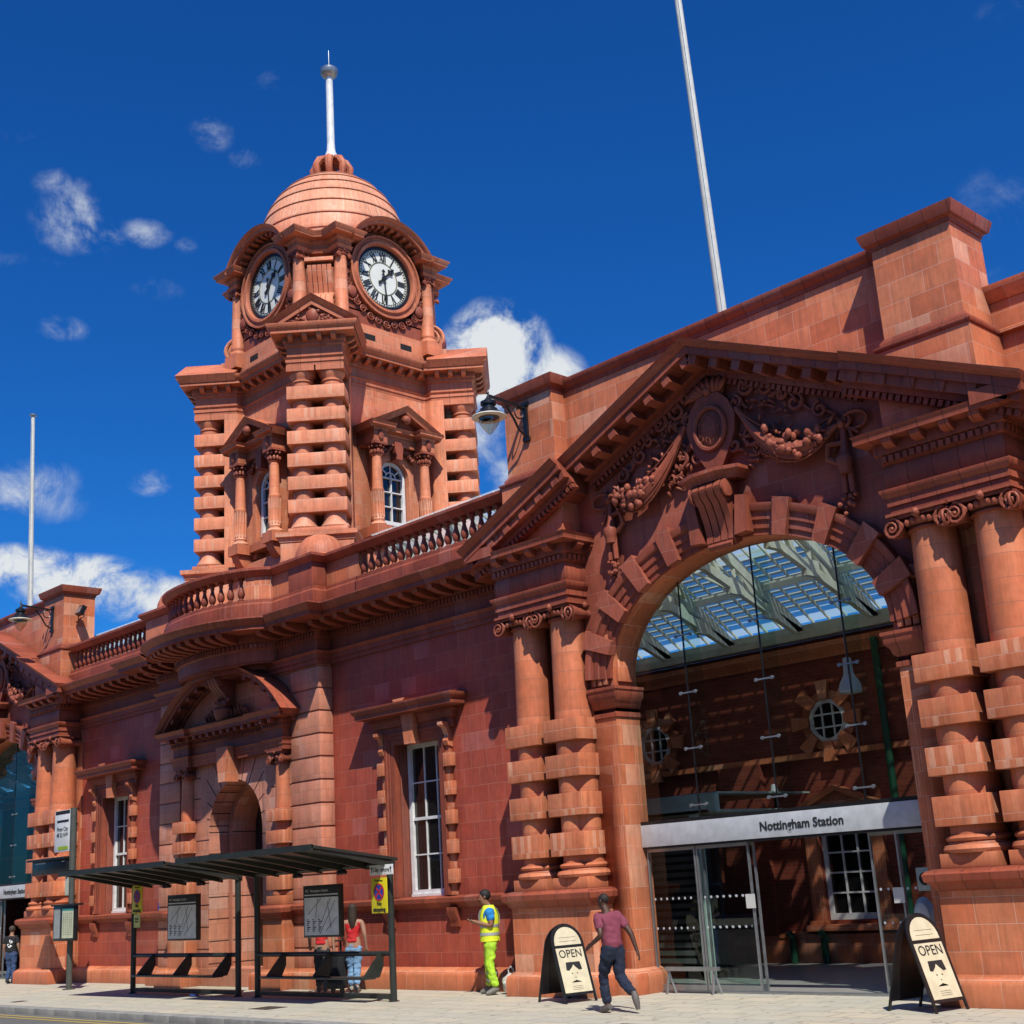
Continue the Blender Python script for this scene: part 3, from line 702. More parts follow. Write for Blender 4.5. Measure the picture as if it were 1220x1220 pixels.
    for sx in (-1,1):
        f = MB()  # acanthus scrolls
        for (cx,cz,r,s2) in ((.78,-.35,.2,1),(1.0,-.62,.15,-1),(.72,.55,.2,-1),(1.15,.42,.16,1),(1.65,-.02,.17,-1),(2.1,-.28,.15,1),(1.42,.20,.12,-1),(2.5,-.60,.11,-1)):
            spiral(f, sx*cx, zc+cz, r, sx*s2, 1.3, .038)
        for k in range(40):
            cx = .62+rnd.random()*.9; cz = .15+rnd.random()*.55-.42*(cx-.6); leaf(f, sx*cx, zc+cz, rnd.uniform(0,6.28), rnd.uniform(.10,.2), .026)
        for k in range(60):
            cx = .55+rnd.random()*1.0; cz = -.85+rnd.random()*.75-.2*(cx-.6); leaf(f, sx*cx, zc+cz, (math.pi/2 if sx<0 else math.pi/2)+rnd.uniform(-1.4,1.4), rnd.uniform(.10,.24), .028)
        f.tube([(sx*(1.3+.2*i),YJ-.06,zc+.34-.16*i+.08*math.sin(i*1.7)) for i in range(8)],.03,6)
        pp(f,'scroll_carving',M['carve'])
        f = MB()  # swag
        a0,b0 = Vector((sx*.55,YJ-.14,zc+.20)), Vector((sx*2.38,YJ-.14,8.50))
        def sw(t,d=1.0):
            p = a0.lerp(b0,t); p.z -= 4*t*(1-t)*(.55)*d; p.y -= .10*math.sin(math.pi*t); return p
        f.tube([sw(i/16) for i in range(17)],[.05+.10*math.sin(math.pi*i/16)**2 for i in range(17)],8)
        f.tube([sw(i/16,1.25) for i in range(17)],[.03+.05*math.sin(math.pi*i/16)**2 for i in range(17)],6)
        for k in range(60):
            t = .36+rnd.random()*.52; p = sw(t,.7+rnd.random()*.6); r_ = rnd.choice((.03,.04,.055,.07,.08))
            q_ = (p.x+rnd.uniform(-.05,.05),p.y-.06-rnd.random()*.07,p.z+rnd.uniform(-.08,.15))
            f.sphere(q_,r_,8,6,sc_=(rnd.uniform(.8,1.15),.8,rnd.uniform(.8,1.3)))
        for k in range(34):
            t = .22+rnd.random()*.72; p = sw(t,.5+rnd.random()*.9); leaf(f,p.x,p.z+rnd.uniform(-.05,.12),math.pi/2+rnd.uniform(-1.9,1.9),rnd.uniform(.12,.26),.03,YJ-.12-rnd.random()*.1)
        for k in range(5):
            f.tube([sw(i/16,.55+.22*k)+Vector((0,-.03,0)) for i in range(17)],.014,5)
        pp(f,'fruit_swag',M['carve'])
        f = MB()  # ribbon bow and drop
        x0 = sx*2.45; z0 = 8.5
        for s2 in (-1,1):
            lp = [(x0+s2*(.22-.22*math.cos(2*math.pi*i/14)) ,YJ-.08-.03*math.sin(2*math.pi*i/14), z0+.02+.13*math.sin(2*math.pi*i/14)) for i in range(14)]
            f.tube(lp,.032,6,closed=True)
            f.tube([(x0+s2*(.05+.05*i),YJ-.06,z0-.05-.10*i+.05*math.sin(i*2)) for i in range(5)],.03,6)
        f.sphere((x0,YJ-.12,z0),.08,8,6)
        f.tube([(x0,YJ-.08,z0),(x0,YJ-.1,z0-.35),(x0,YJ-.14,z0-.6)],[.05,.06,.10],8)
        f.lathe([(.02,.0),(.12,-.02),(.14,-.1),(.11,-.18),(.10,-.3)],(x0,YJ-.15,z0-.52),12)
        for s2 in (-1,1): f.tube([(x0+s2*.05,YJ-.12,z0-.7),(x0+s2*.07,YJ-.12,z0-1.12)],[.055,.05],8); 
        for k in range(12): f.sphere((x0+rnd.uniform(-.17,.17),YJ-.1-rnd.random()*.08,z0-1.15-rnd.random()*.3),rnd.uniform(.035,.06),7,5)
        f.tube([(x0+sx*-.0,YJ-.08,z0-.3),(x0-sx*.26,YJ-.15,z0-.28),(x0-sx*.30,YJ-.13,z0-.5),(x0-sx*.12,YJ-.08,z0-.62)],.05,6)
        pp(f,'ribbon_drop',M['carve'])
    return V
PAV = make_pavilion(XA)
for o in PAV: copy_tree(o, B, loc=(o.location.x+XB-XA, o.location.y, o.location.z))
# ------------------------------------------------------------------ portal bay
YW = PF
m = MB(); z = 6.885; k = 0
edges = []
while z > .5:
    z2 = max(.4, z-.505); edges.append((z2,z)); z = z2
for (a,b_) in edges:
    for (x0,x1) in ((XL,XP-2.45),(XP+2.45,XR)):
        m.box(x0,x1,YW,W+.3,a+.018,b_-.018,bev=.012); m.box(x0+.03,x1-.03,YW+.03,W+.3,a,b_)
m.box(XL,XR,YW,W+.3,0,.4)
m.box(XP-2.6,XP+2.6,YW+.06,W+.3,5.2,6.9)
bpart(m,'portal_pilaster',M['rust'])
m = MB(); m.box(XL+.01,XR-.01,YW+.02,W+.3,6.88,8.1); bpart(m,'portal_frieze',M['stone'])
for (xa,xb,sx) in ((XL,XP-2.42,-1),(XP+2.42,XR,1)):
    pth = [(XL,W,0),(XL,YW,0),(xb,YW,0)] if sx<0 else [(xa,YW,0),(XR,YW,0),(XR,W,0)]
    m = MB(); m.sweep(pth,PL); bpart(m,'plinth',M['stone'])
    m = MB(); m.sweep(pth,SI); bpart(m,'sill_course',M['mould'])
# arch panel with deep reveals
m = MB(); a_,z0_ = 1.16,3.52; yf,yb = YW+.06, 18.75
pts = [(-a_,0)]+[(a_*math.cos(math.pi-math.pi*i/24), z0_+a_*math.sin(math.pi-math.pi*i/24)) for i in range(25)]+[(a_,0)]
Lx = 2.62
for (ls,le) in ((-Lx,-a_),(a_,Lx)): m.poly([(XP+ls,yf,0),(XP+le,yf,0),(XP+le,yf,z0_),(XP+le,yf,5.3),(XP+ls,yf,5.3)])
for (p,q) in zip(pts[1:-1],pts[2:-1]): m.poly([(XP+p[0],yf,p[1]),(XP+q[0],yf,q[1]),(XP+q[0],yf,5.3),(XP+p[0],yf,5.3)])
for (p,q) in zip(pts,pts[1:]):
    m.poly([(XP+p[0],yf,p[1]),(XP+q[0],yf,q[1]),(XP+q[0],yf+.55,q[1]),(XP+p[0],yf+.55,p[1])])
    p2 = (p[0]*.86, p[1] if p[1]==0 else z0_+(p[1]-z0_)*.86); q2 = (q[0]*.86, q[1] if q[1]==0 else z0_+(q[1]-z0_)*.86)
    m.poly([(XP+p[0],yf+.55,p[1]),(XP+q[0],yf+.55,q[1]),(XP+q2[0],yf+.55,q2[1]),(XP+p2[0],yf+.55,p2[1])])
    m.poly([(XP+p2[0],yf+.55,p2[1]),(XP+q2[0],yf+.55,q2[1]),(XP+q2[0],yb,q2[1]),(XP+p2[0],yb,p2[1])])
bpart(m,'portal_arch',M['pale'],weld=True)
m = MB()   # dark strips laid on in place of grooved joints between the voussoirs
for i in range(1,12):
    t = math.pi*i/12; c_,s_ = math.cos(t),math.sin(t)
    if abs(c_) < .05: continue
    L_ = min(1.25/abs(c_)-.0 if abs(c_)>.55 else 9, (5.2-z0_-.02)/max(s_,.01)) 
    L_ = min(L_, 2.1)
    m.bar((XP+a_*c_,yf-.001,z0_+a_*s_),(XP+L_*c_,yf-.001,z0_+L_*s_),.006,.022,up=(-s_,0,c_))
for zz in [6.38-.505*k for k in range(3,13)]:
    for s in (-1,1):
        if zz < z0_+1.9:
            xa = a_+.0 if zz < z0_ else max(a_, math.sqrt(max(0,(zz-z0_)**2))*.0+1.55)
            m.box(*sorted((XP+s*xa,XP+s*2.45)),yf-.004,yf+.01,zz-.011,zz+.011)
for i in range(1,24,2):
    t = math.pi*i/24
    m.bar((XP+(a_-.003)*math.cos(t),yf,z0_+(a_-.003)*math.sin(t)),(XP+(a_-.003)*math.cos(t),yf+.55,z0_+(a_-.003)*math.sin(t)),.02,.006,up=(math.cos(t),0,math.sin(t)))
for zz in [z0_-.505*k for k in range(7)]:
    m.box(XP-a_-.0,XP-a_+.004,yf,yf+.55,zz-.011,zz+.011); m.box(XP-a_*.86,XP-a_*.86+.004,yf+.56,yb,zz-.011,zz+.011)
bpart(m,'portal_joint',simple('dark_mortar_joint', rgb(.06,.022,.016), .9, bump=0))
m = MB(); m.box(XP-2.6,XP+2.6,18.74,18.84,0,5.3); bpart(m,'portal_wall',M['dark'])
m = MB(); m.box(XP-.98,XP+.98,18.6,18.68,0,4.4); m.box(XP-.03,XP+.03,18.57,18.7,0,4.4); bpart(m,'door',simple('dark_timber_door', rgb(.022,.016,.013), .5))
# portal columns, entablature, hood
PROWS = [(2.07,2.41),(2.57,2.87),(3.07,3.36),(3.56,3.84)]
for sx in (-1,1):
    make_column('column', sx*2.07, 17.41-W, .235, B, 1.76, 4.92, PROWS, .32, s=.75)
    xa,xb = sorted((XP+sx*1.68,XP+sx*2.46)); ya = 17.02; pth = [(xa,W,0),(xa,ya,0),(xb,ya,0),(xb,W,0)]
    m = MB(); m.box(xa+.01,xb-.01,ya+.01,W,0,1.75); m.sweep(pth,PL); bpart(m,'pedestal',M['stone'])
    m = MB(); m.sweep(pth,[(-.02,1.46),(.03,1.49),(.05,1.55),(.10,1.60),(.11,1.69),(.07,1.735),(-.02,1.76)]); m.box(xa,xb,ya,W,1.7,1.758); bpart(m,'pedestal_cornice',M['mould'])
ex = 2.42
pth = [(XP-ex,W,0),(XP-ex,17.12,0),(XP-1.70,17.12,0),(XP-1.70,17.24,0),(XP+1.70,17.24,0),(XP+1.70,17.12,0),(XP+ex,17.12,0),(XP+ex,W,0)]
m = MB(); m.sweep(pth,[(-.02,5.14),(.0,5.14),(.01,5.24),(.03,5.26),(.03,5.34),(.07,5.40),(.0,5.42),(.0,5.62),(.05,5.66),(.05,5.74),(.08,5.76),(.08,5.84),(.28,5.86),(.28,5.93),(.33,5.98),(.36,6.03),(-.02,6.06)])
m.box(XP-ex+.01,XP+ex-.01,17.25,W,5.14,6.03)
for s in (-1,1): m.box(*sorted((XP+s*1.71,XP+s*(ex-.01))),17.13,W,5.14,6.03)
bpart(m,'portal_entablature',M['mould'])
m = MB(); m.along(pth, lambda q: (m.at(q), m.box(-.06,.06,.06,.25,5.76,5.852)), .30, skip=.7)
m.along(pth, lambda q: (m.at(q), m.box(-.02,.02,.04,.075,5.665,5.735)), .08, skip=.7); m.M=None; bpart(m,'portal_brackets',M['mould'])
# segmental hood
hs_, rise = 2.85, 1.35; Rr = (hs_*hs_+rise*rise)/(2*rise); t0 = math.asin(hs_/Rr); czz = 6.0+rise-Rr
pth = [(XP+Rr*math.sin(-t0+2*t0*i/28),17.28,czz+Rr*math.cos(-t0+2*t0*i/28)) for i in range(29)]
m = MB(); m.sweep(pth,[(-.30,-.4),(-.30,.03),(-.24,.05),(-.24,.12),(-.19,.13),(-.18,.36),(-.10,.37),(-.09,.41),(-.03,.46),(0,.50),(0,-.4)],W=(0,-1,0),flip=-1); bpart(m,'portal_hood',M['mould'])
m = MB(); m.along(pth, lambda q: (m.at(q), m.box(-.07,.07,-.29,-.19,.10,.32)), .42, W=(0,-1,0), flip=-1, skip=.2); m.M=None
L_ = 0; m2 = MB(); 
for i in range(1,28,2):
    p = Vector(pth[i]); d = Vector((math.sin(-t0+2*t0*i/28),0,math.cos(-t0+2*t0*i/28))); tx = Vector((d.z,0,-d.x))
    P_ = [p-d*.30-tx*.07+Vector((0,y,0)) for y in (-.32,)]
    q = Matrix((tx,d,Vector((0,-1,0)))).transposed().to_4x4(); q.translation = p
    m2.at(q); m2.box(-.07,.07,-.285,-.19,.10,.33)
m2.M = None; bpart(m2,'portal_hood_bracket',M['mould']); m.bm.free()
m = MB(); m.prism([(XP-2.6,6.05)]+[(x,z-.25) for x,y,z in pth[3:-3]]+[(XP+2.6,6.05)],17.30,W,axis='y'); bpart(m,'portal_tympanum',M['stone'])
# keystone and scroll consoles carrying the bowed balcony
def console(mb, xc, y0, z0, z1, wd, dp):
    n = 14; side = []
    for i in range(n+1):
        t = i/n; side.append((y0-dp*(.32+.68*(1-t)**.8)-.05*math.sin(t*math.pi*2), z1-(z1-z0)*t))
    for k in range(3):
        xa = xc-wd/2+wd*k/3; mb.prism([(y0,z1)]+side+[(y0,z0)], xa+.012, xa+wd/3-.012, axis='x')
    mb.prism([(y0,z1)]+[(y+.03,z) for y,z in side]+[(y0,z0)], xc-wd/2+.005, xc+wd/2-.005, axis='x')
    for s in (-1,1): mb.lathe([(.09,0),(.12,.02),(.12,.05),(.05,.07)],(xc+s*wd/2-(0 if s>0 else .07),y0-dp*.80,z1-.14),14,axis='x')
    mb.lathe([(.06,-wd/2-.03),(.09,-wd/2),(.09,wd/2),(.06,wd/2+.03)],(xc,y0-dp*.42,z0+.06),12,axis='x')
m = MB(); console(m, XP, W-.1, 7.30, 8.02, .46, 1.10); m.box(XP-.32,XP+.32,16.5,17.4,7.16,7.27); bpart(m,'balcony_console',M['carve'])
m = MB(); console(m, XP, 17.32, 6.42, 7.12, .40, .60); bpart(m,'hood_console',M['carve'])
m = MB(); m.lathe([(.05,-.05),(.16,.02),(.24,.2),(.26,.34),(.18,.42),(.2,.46),(.12,.5)],(XP,17.10,5.98),16)
for s in (-1,1):
    for i in range(5): m.tube([(XP+s*(.2+.13*i),17.2,6.1+.05*i),(XP+s*(.32+.14*i),17.12,6.3+.06*math.sin(i)),(XP+s*(.3+.15*i),17.2,6.15)],.045,6)
for k in range(14): m.sphere((XP+rnd.uniform(-.3,.3),17.06+rnd.uniform(-.08,.08),6.42+rnd.random()*.15),.05,7,5)
bpart(m,'urn_carving',M['carve'])
m = MB(); m.prism([(XP-.14,4.62),(XP+.14,4.62),(XP+.26,5.44),(XP-.26,5.44)],17.02,17.45,axis='y'); bpart(m,'portal_keystone',M['stone'])
# pulvinated soffit under the bow
m = MB(); 
for (f_,za,zb) in ((.62,7.02,7.19),(.8,7.08,7.185)):
    m.prism([(XP+(x-XP)*f_, 17.33+(y-17.33)*f_) for x,y,_ in bow], za, zb)
bpart(m,'bow_soffit',M['mould'])

# ------------------------------------------------------------------ balustrades
BPL = [(-.05,8.16),(.36,8.16),(.40,8.2),(.40,8.50),(.36,8.55),(.36,8.62),(-.05,8.62)]
BCO = [(.0,9.18),(.34,9.18),(.37,9.22),(.42,9.25),(.46,9.30),(.46,9.36),(.40,9.385),(.0,9.385)]
BPAN = [(.04,8.6),(.30,8.6),(.30,9.2),(.04,9.2)]
BPROF = [(.075,0),(.075,.05),(.05,.06),(.045,.08),(.07,.12),(.088,.18),(.08,.25),(.05,.34),(.036,.42),(.05,.44),(.05,.46),(.04,.47),(.06,.51),(.072,.52),(.072,.565)]
def baluster_proto():
    q = MB(); q.lathe(BPROF, seg=12); q.box(-.075,.075,-.075,.075,-.0,.04)
    return q.build('baluster', M['mould'])
bal_me = baluster_proto(); BALM = bal_me.data; bpy.data.objects.remove(bal_me)
def baluster(parent, x, y, z, org):
    o = bpy.data.objects.new('baluster', BALM); COL.objects.link(o); o.parent = parent; o.location = (x-org[0], y-org[1], z); return o
def balustrade(name, path, solid, pitch=.26, org=None):
    """path world; solid(point)->True where the die is solid panel"""
    m = MB(); m.sweep(path,BPL); m.sweep(path,BCO)
    for i,(a,b_) in enumerate(zip(path,path[1:])):
        if solid(i): m.sweep([a,b_],BPAN)
    o = bpart(m,name,M['mould'])
    for i,(a,b_) in enumerate(zip(path,path[1:])):
        if solid(i): continue
        a,b_ = Vector(a),Vector(b_); L = (b_-a).length; n = max(1,round(L/pitch)); t = (b_-a)/L; nn = t.cross(Vector((0,0,1)))
        for k in range(n):
            p = a+t*(L*(k+.5)/n)+nn*.21; baluster(o,p.x,p.y,8.62,(XP,W))
    return o
balustrade('balustrade', [(-22.62,W,0),(-17.5,W,0)], lambda i: False)
balustrade('balustrade', [(-36.4,W,0),(XL-.02,W,0)], lambda i: False)
m = MB(); sp = [bow[-5],bow[-4],bow[-3],bow[-2],bow[-1],(XR,PF,0),(XR,W,0),(-22.6,W,0)]
m.sweep(sp,BPAN); bpart(m,'parapet_panel',M['stone'])
m = MB(); sp = [(XL,W,0),(XL,PF,0)]+bow[:5]; m.sweep(sp,BPAN); bpart(m,'parapet_panel',M['stone'])
bpath = [(XL-.3,W,0),(XL,W,0),(XL,PF,0)]+bow+[(XR,PF,0),(XR,W,0),(-22.6,W,0)]
m = MB(); m.sweep(bpath,BPL); m.sweep(bpath,BCO)
m.box(XR-.62,XR+.31,PF-.34,PF+.2,8.6,9.2,bev=.01)
bal_o = bpart(m,'balcony_parapet',M['mould'])
acc_=0
seg = bow[4:17]; LL = [0]
for a,b_ in zip(seg,seg[1:]): LL.append(LL[-1]+(Vector(b_)-Vector(a)).length)
nB = round(LL[-1]/.27)
for k in range(nB):
    s_ = LL[-1]*(k+.5)/nB; i = max(j for j in range(len(LL)) if LL[j] <= s_); i = min(i,len(seg)-2)
    a,b_ = Vector(seg[i]),Vector(seg[i+1]); p = a+(b_-a)*((s_-LL[i])/(LL[i+1]-LL[i])); nn = (b_-a).normalized().cross(Vector((0,0,1))); p += nn*.2
    baluster(bal_o,p.x,p.y,8.62,(XP,W))
# roof slab behind the parapets, right hand attic beyond the pavilion
m = MB(); m.box(-36.6,-24.2,W+.1,24,8.1,8.3); m.box(-24.2,-17.4,W+.1,18.4,8.1,8.3); m.box(-36.6,-17.4,23.2,24,0,8.1) if False else None
m.box(-70,-36.6,18.2,24,8.1,8.3); bpart(m,'roof',M['lead'])
m = MB(); m.box(-7.9,12,18.05,18.4,7.9,9.85); m.sweep([(-8,18.05,0),(12,18.05,0)],[(-.36,9.83),(.02,9.83),(.10,9.93),(.14,10.02),(.15,10.07),(-.36,10.08)]); 
m.sweep([(-8,18.05,0),(12,18.05,0)],[(-.05,9.3),(.10,9.3),(.10,9.34),(.03,9.38),(-.05,9.38)]); bpart(m,'attic_wall',M['stone'])

# ------------------------------------------------------------------ clock tower
TC = (XP, 20.72); S2 = math.sqrt(.5)
T = empty('clock_tower', (TC[0],TC[1],0), 'domed terracotta clock tower with banded corner piers and two visible clock faces above the balcony', 'clock tower')
def tpart(mb, name, mat, rot=0, parent=None, **k):
    return mb.build(name, mat, parent or T, rot=(0,0,rot), **k)
def outline(k, d, w, nseg=6, m_=1.30):
    """octagon-like plan with hollow curves next to the diagonal piers"""
    pts = []
    P = d*S2
    # one quadrant start: front wall (y=-k), going +x
    a = Vector((m_,-k)); pc = Vector((P,-P)); tng = Vector((S2,S2)); rad = Vector((S2,-S2))
    b_ = pc - tng*w      # front-left corner of the pier face
    c_ = pc + tng*w
    din = max(0,d-(k*2**.5-.35))
    b0 = b_ - rad*din; c0 = c_ - rad*din
    quad = []
    quad.append(a)
    ctrl = Vector((min(b0.x,b0.x)-.0,-k)) if b0.x > m_ else Vector(((m_+b0.x)/2,-k))
    for i in range(1,nseg):
        t = i/nseg; quad.append(a*(1-t)**2+ctrl*2*t*(1-t)+b0*t*t)
    quad += [b0,b_,c_,c0]
    a2 = Vector((k,-m_)); ctrl2 = Vector((-ctrl.y,-ctrl.x)); ctrl2 = Vector((k,-ctrl.x))
    for i in range(1,nseg):
        t = i/nseg; quad.append(c0*(1-t)**2+ctrl2*2*t*(1-t)+a2*t*t)
    quad.append(a2)
    out = []
    for r in range(4):
        Mr = Matrix.Rotation(r*math.pi/2,2)
        for p in quad[:-1] if False else quad: out.append(Mr@p)
    # remove near duplicates
    res = []
    for p in out:
        if not res or (p-res[-1]).length > 1e-3: res.append(p)
    if (res[0]-res[-1]).length < 1e-3: res.pop()
    return res
KW = 2.12
def ring(mb, d, w, z0, z1, k=KW, **kw): mb.prism([(p.x,p.y) for p in outline(k,d,w,**kw)], z0, z1)
def rsweep(mb, d, w, prof, k=KW): mb.sweep([(p.x,p.y,0) for p in outline(k,d,w)], prof, closed=True)
# base below the piers
m = MB(); m.box(-2.55,2.55,-2.55,2.55,8.2,10.2); tpart(m,'tower_base',M['tstone'])
for r in range(4):
    a = R(45)+r*R(90)
    m = MB(); m.box(-.88,.88,-3.98,-2.4,8.2,10.12); m.sweep([(-.88,-2.4,0),(-.88,-3.98,0),(.88,-3.98,0),(.88,-2.4,0)],[(-.02,10.02),(.02,10.02),(.04,10.1),(.10,10.14),(.11,10.25),(-.02,10.27)]); m.box(-.86,.86,-3.96,-2.4,10.1,10.26)
    tpart(m,'pier_pedestal',M['tstone'],rot=a)
# main shaft
m = MB(); ring(m, 2.98, .74, 10.2, 14.595); tpart(m,'tower_wall',M['tstone'],smooth=50)
# banded coupled piers
def tower_pier(rot):
    e = empty('banded_pier',(0,0,0),parent=T,rotz=rot)
    m = MB(); m.box(-.72,.72,-3.84,-2.9,10.26,10.40,bev=.01); m.build('pier_base',M['tstone'],e)
    for x in (-.37,.37):
        m = MB(); m.lathe([(.36,10.40),(.37,10.45),(.34,10.50),(.29,10.6),(.27,10.75),(.265,12),(.25,14.08),(.25,14.2),(.28,14.22),(.28,14.25),(.25,14.27),(.27,14.33),(.33,14.42),(.33,14.46)],(x,-3.45,0),20)
        m.build('pier_column',M['tdrum'],e)
        q = MB(); q.box(x-.35,x+.35,-3.80,-2.9,14.46,14.62); q.build('capital',M['tmould'],e)
    for i in range(6):
        zb = 13.72-.585*i; q = MB(); q.box(-.72,.72,-3.80,-2.7,zb,zb+.34,bev=.014); q.build('banding_block',M['tstone'],e)
    return e
for r in range(4): tower_pier(R(45)+R(90)*r)
# entablature: projects over the piers, hollow between
EN = [(-.1,14.60),(.0,14.60),(.01,14.68),(.03,14.69),(.03,14.78),(.07,14.82),(.0,14.84),(.0,15.10),(.05,15.13),(.05,15.2),(.09,15.22),(.09,15.34),(.34,15.36),(.34,15.44),(.38,15.47),(.44,15.56),(.44,15.6),(-.1,15.66)]
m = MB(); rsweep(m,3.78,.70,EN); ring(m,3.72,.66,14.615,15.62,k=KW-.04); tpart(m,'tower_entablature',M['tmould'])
m = MB(); ol = [(p.x,p.y,0) for p in outline(KW,3.78,.70)]
def tmod(q): m.at(q); m.prism([(.08,15.2),(.2,15.22),(.28,15.28),(.3,15.37),(.08,15.37)],-.06,.06,axis='x')
# modillions spaced along whole perimeter
per = 0; nxt = .1
for i in range(len(ol)):
    a,b_ = Vector(ol[i]),Vector(ol[(i+1)%len(ol)]); L = (b_-a).length; t = (b_-a)/L; o_ = t.cross(Vector((0,0,1)))
    while nxt < per+L:
        q = Matrix((t,o_,Vector((0,0,1)))).transposed().to_4x4(); q.translation = a+t*(nxt-per); tmod(q); nxt += .36
    per += L
m.M = None; tpart(m,'tower_modillions',M['tmould'])
# small pediments over the piers
for r in range(4):
    a = R(45)+r*R(90)
    m = MB(); y1 = -3.78-.0
    m.prism([(-1.0,15.58),(1.0,15.58),(0,16.22)], -4.0, -2.6, axis='y')
    m.sweep([(-1.18,-3.8,15.62),(0,-3.8,16.36),(1.18,-3.8,15.62)],[(-.22,-1.2),(-.22,.30),(-.12,.31),(-.10,.35),(-.02,.40),(0,.43),(0,-1.2)],W=(0,-1,0),flip=-1)
    tpart(m,'pier_pediment',M['tmould'],rot=a)
    m = MB()
    for k in range(18):
        x = rnd.uniform(-.6,.6); m.sphere((x,-4.03,15.68+rnd.random()*.38*(1-abs(x)/.7)),rnd.uniform(.035,.06),7,5)
    m.lathe([(.12,0),(.16,-.03),(.1,-.07),(.001,-.08)],(0,-4.0,15.85),14,axis='y',sy=1.2)
    for s in (-1,1): m.tube([(s*(.2+.1*i),-4.03,15.72+.05*math.sin(i*2.)) for i in range(6)],.03,6)
    tpart(m,'pier_carving',M['carve'],rot=a)
# aedicule windows on the faces
def tower_window(rot):
    e = empty('aedicule_window',(0,0,0),parent=T,rotz=rot); y0 = -KW
    m = MB(); hw = .44; zs = 12.20
    m.prism([(-.62,10.35),(-hw-.02,10.35),(-hw-.02,zs)]+[((hw+.02)*math.cos(math.pi-math.pi*i/16),zs+(hw+.02)*math.sin(math.pi-math.pi*i/16)) for i in range(1,16)]+[(hw+.02,zs),(hw+.02,10.35),(.62,10.35),(.62,13.0),(-.62,13.0)], y0-.26, y0+.02, axis='y')
    m.build('surround',M['tstone'],e)
    f = MB(); n = 16; pth = [(-hw,y0-.06,10.95),(-hw,y0-.06,zs)]+[(hw*math.cos(math.pi-math.pi*i/n),y0-.06,zs+hw*math.sin(math.pi-math.pi*i/n)) for i in range(1,n)]+[(hw,y0-.06,zs),(hw,y0-.06,10.95)]
    f.sweep(pth,[(-.09,-.05),(-.09,.05),(0,.05),(0,-.05)],W=(0,-1,0),flip=-1)
    f.box(-hw,hw,y0-.12,y0-.02,10.93,11.03)
    f.box(-.014,.014,y0-.10,y0-.03,11.0,zs+.12)
    for z in (11.42,11.82,zs): f.box(-hw+.05,hw-.05,y0-.1,y0-.03,z-.014,z+.014)
    for a in (40,90,140): f.bar((.16*math.cos(R(a)),y0-.065,zs+.16*math.sin(R(a))),(.37*math.cos(R(a)),y0-.065,zs+.37*math.sin(R(a))),.03,.03)
    f.tube([(.17*math.cos(t),y0-.065,zs+.17*math.sin(t)) for t in [math.pi*i/10 for i in range(11)]],.018,4)
    f.build('frame',M['white'],e)
    g_ = MB(); g_.prism([(-hw+.05,10.98),(-hw+.05,zs)]+[((hw-.05)*math.cos(math.pi-math.pi*i/n),zs+(hw-.05)*math.sin(math.pi-math.pi*i/n)) for i in range(1,n)]+[(hw-.05,zs),(hw-.05,10.98)],y0-.035,y0-.03,axis='y'); g_.build('pane',M['pane'],e)
    for s in (-1,1):
        c = MB(); x = s*.79; yy = y0-.52
        c.lathe([(.20,10.70),(.21,10.74),(.185,10.79),(.15,10.81),(.15,10.84),(.165,10.87),(.145,10.90),(.145,11.6),(.16,11.64),(.16,11.68),(.14,11.7),(.118,12.55),(.15,12.58)],(x,yy,0),18)
        for k in range(12):
            a = 2*math.pi*k/12; c.tube([(x+.145*math.cos(a),yy+.145*math.sin(a),10.93),(x+.15*math.cos(a),yy+.15*math.sin(a),11.62)],.018,5)
        c.build('aedicule_column',M['tdrum'],e)
    for s in (-1,1):
        c = MB(); x = s*.79; yy = y0-.52
        for k in range(10):
            a = 2*math.pi*k/10; c.sphere((x+.14*math.cos(a),yy+.14*math.sin(a),12.66),.05,6,5,sc_=(1,1,1.6)); c.sphere((x+.17*math.cos(a+.3),yy+.17*math.sin(a+.3),12.79),.045,6,5)
        c.box(x-.21,x+.21,yy-.21,yy+.21,12.84,12.90)
        c.sphere((x,yy-.2,13.08),.09,8,6,sc_=(1,.7,1.9))
        c.build('capital',M['carve'],e)
    q = MB(); q2 = MB()
    for s in (-1,1):
        x0,x1 = sorted((s*.58,s*1.0)); q.box(x0,x1,y0-.72,y0,12.90,13.24)
        q2.box(x0-.02,x1+.02,y0-.76,y0,10.44,10.70)
        # scrolled bracket under each column
        q2.prism([(y0,10.44),(y0-.70,10.44),(y0-.66,10.30),(y0-.52,10.12),(y0-.25,10.02),(y0,9.95)],s*.79-.15,s*.79+.15,axis='x')
    q.box(-.6,.6,y0-.45,y0,12.98,13.24); q2.box(-.6,.6,y0-.4,y0,10.5,10.7); q2.build('sill_shelf',M['tmould'],e)
    pth = [(-1.0,y0,0),(-1.0,y0-.72,0),(-.57,y0-.72,0),(-.57,y0-.45,0),(.57,y0-.45,0),(.57,y0-.72,0),(1.0,y0-.72,0),(1.0,y0,0)]
    q.sweep(pth,[(-.02,13.2),(.02,13.2),(.04,13.26),(.16,13.30),(.16,13.35),(.20,13.40),(-.02,13.42)])
    q.sweep([(-1.22,y0-.5,13.36),(0,y0-.5,13.98),(1.22,y0-.5,13.36)],[(-.16,-.5),(-.16,.30),(-.08,.32),(-.02,.38),(0,.40),(0,-.5)],W=(0,-1,0),flip=-1)
    q.prism([(-.9,13.4),(.9,13.4),(0,13.85)],y0-.5,y0,axis='y')
    q.build('pediment',M['tmould'],e)
    k = MB(); k.prism([(-.10,12.62),(.10,12.62),(.15,13.1),(-.15,13.1)],y0-.48,y0-.2,axis='y')
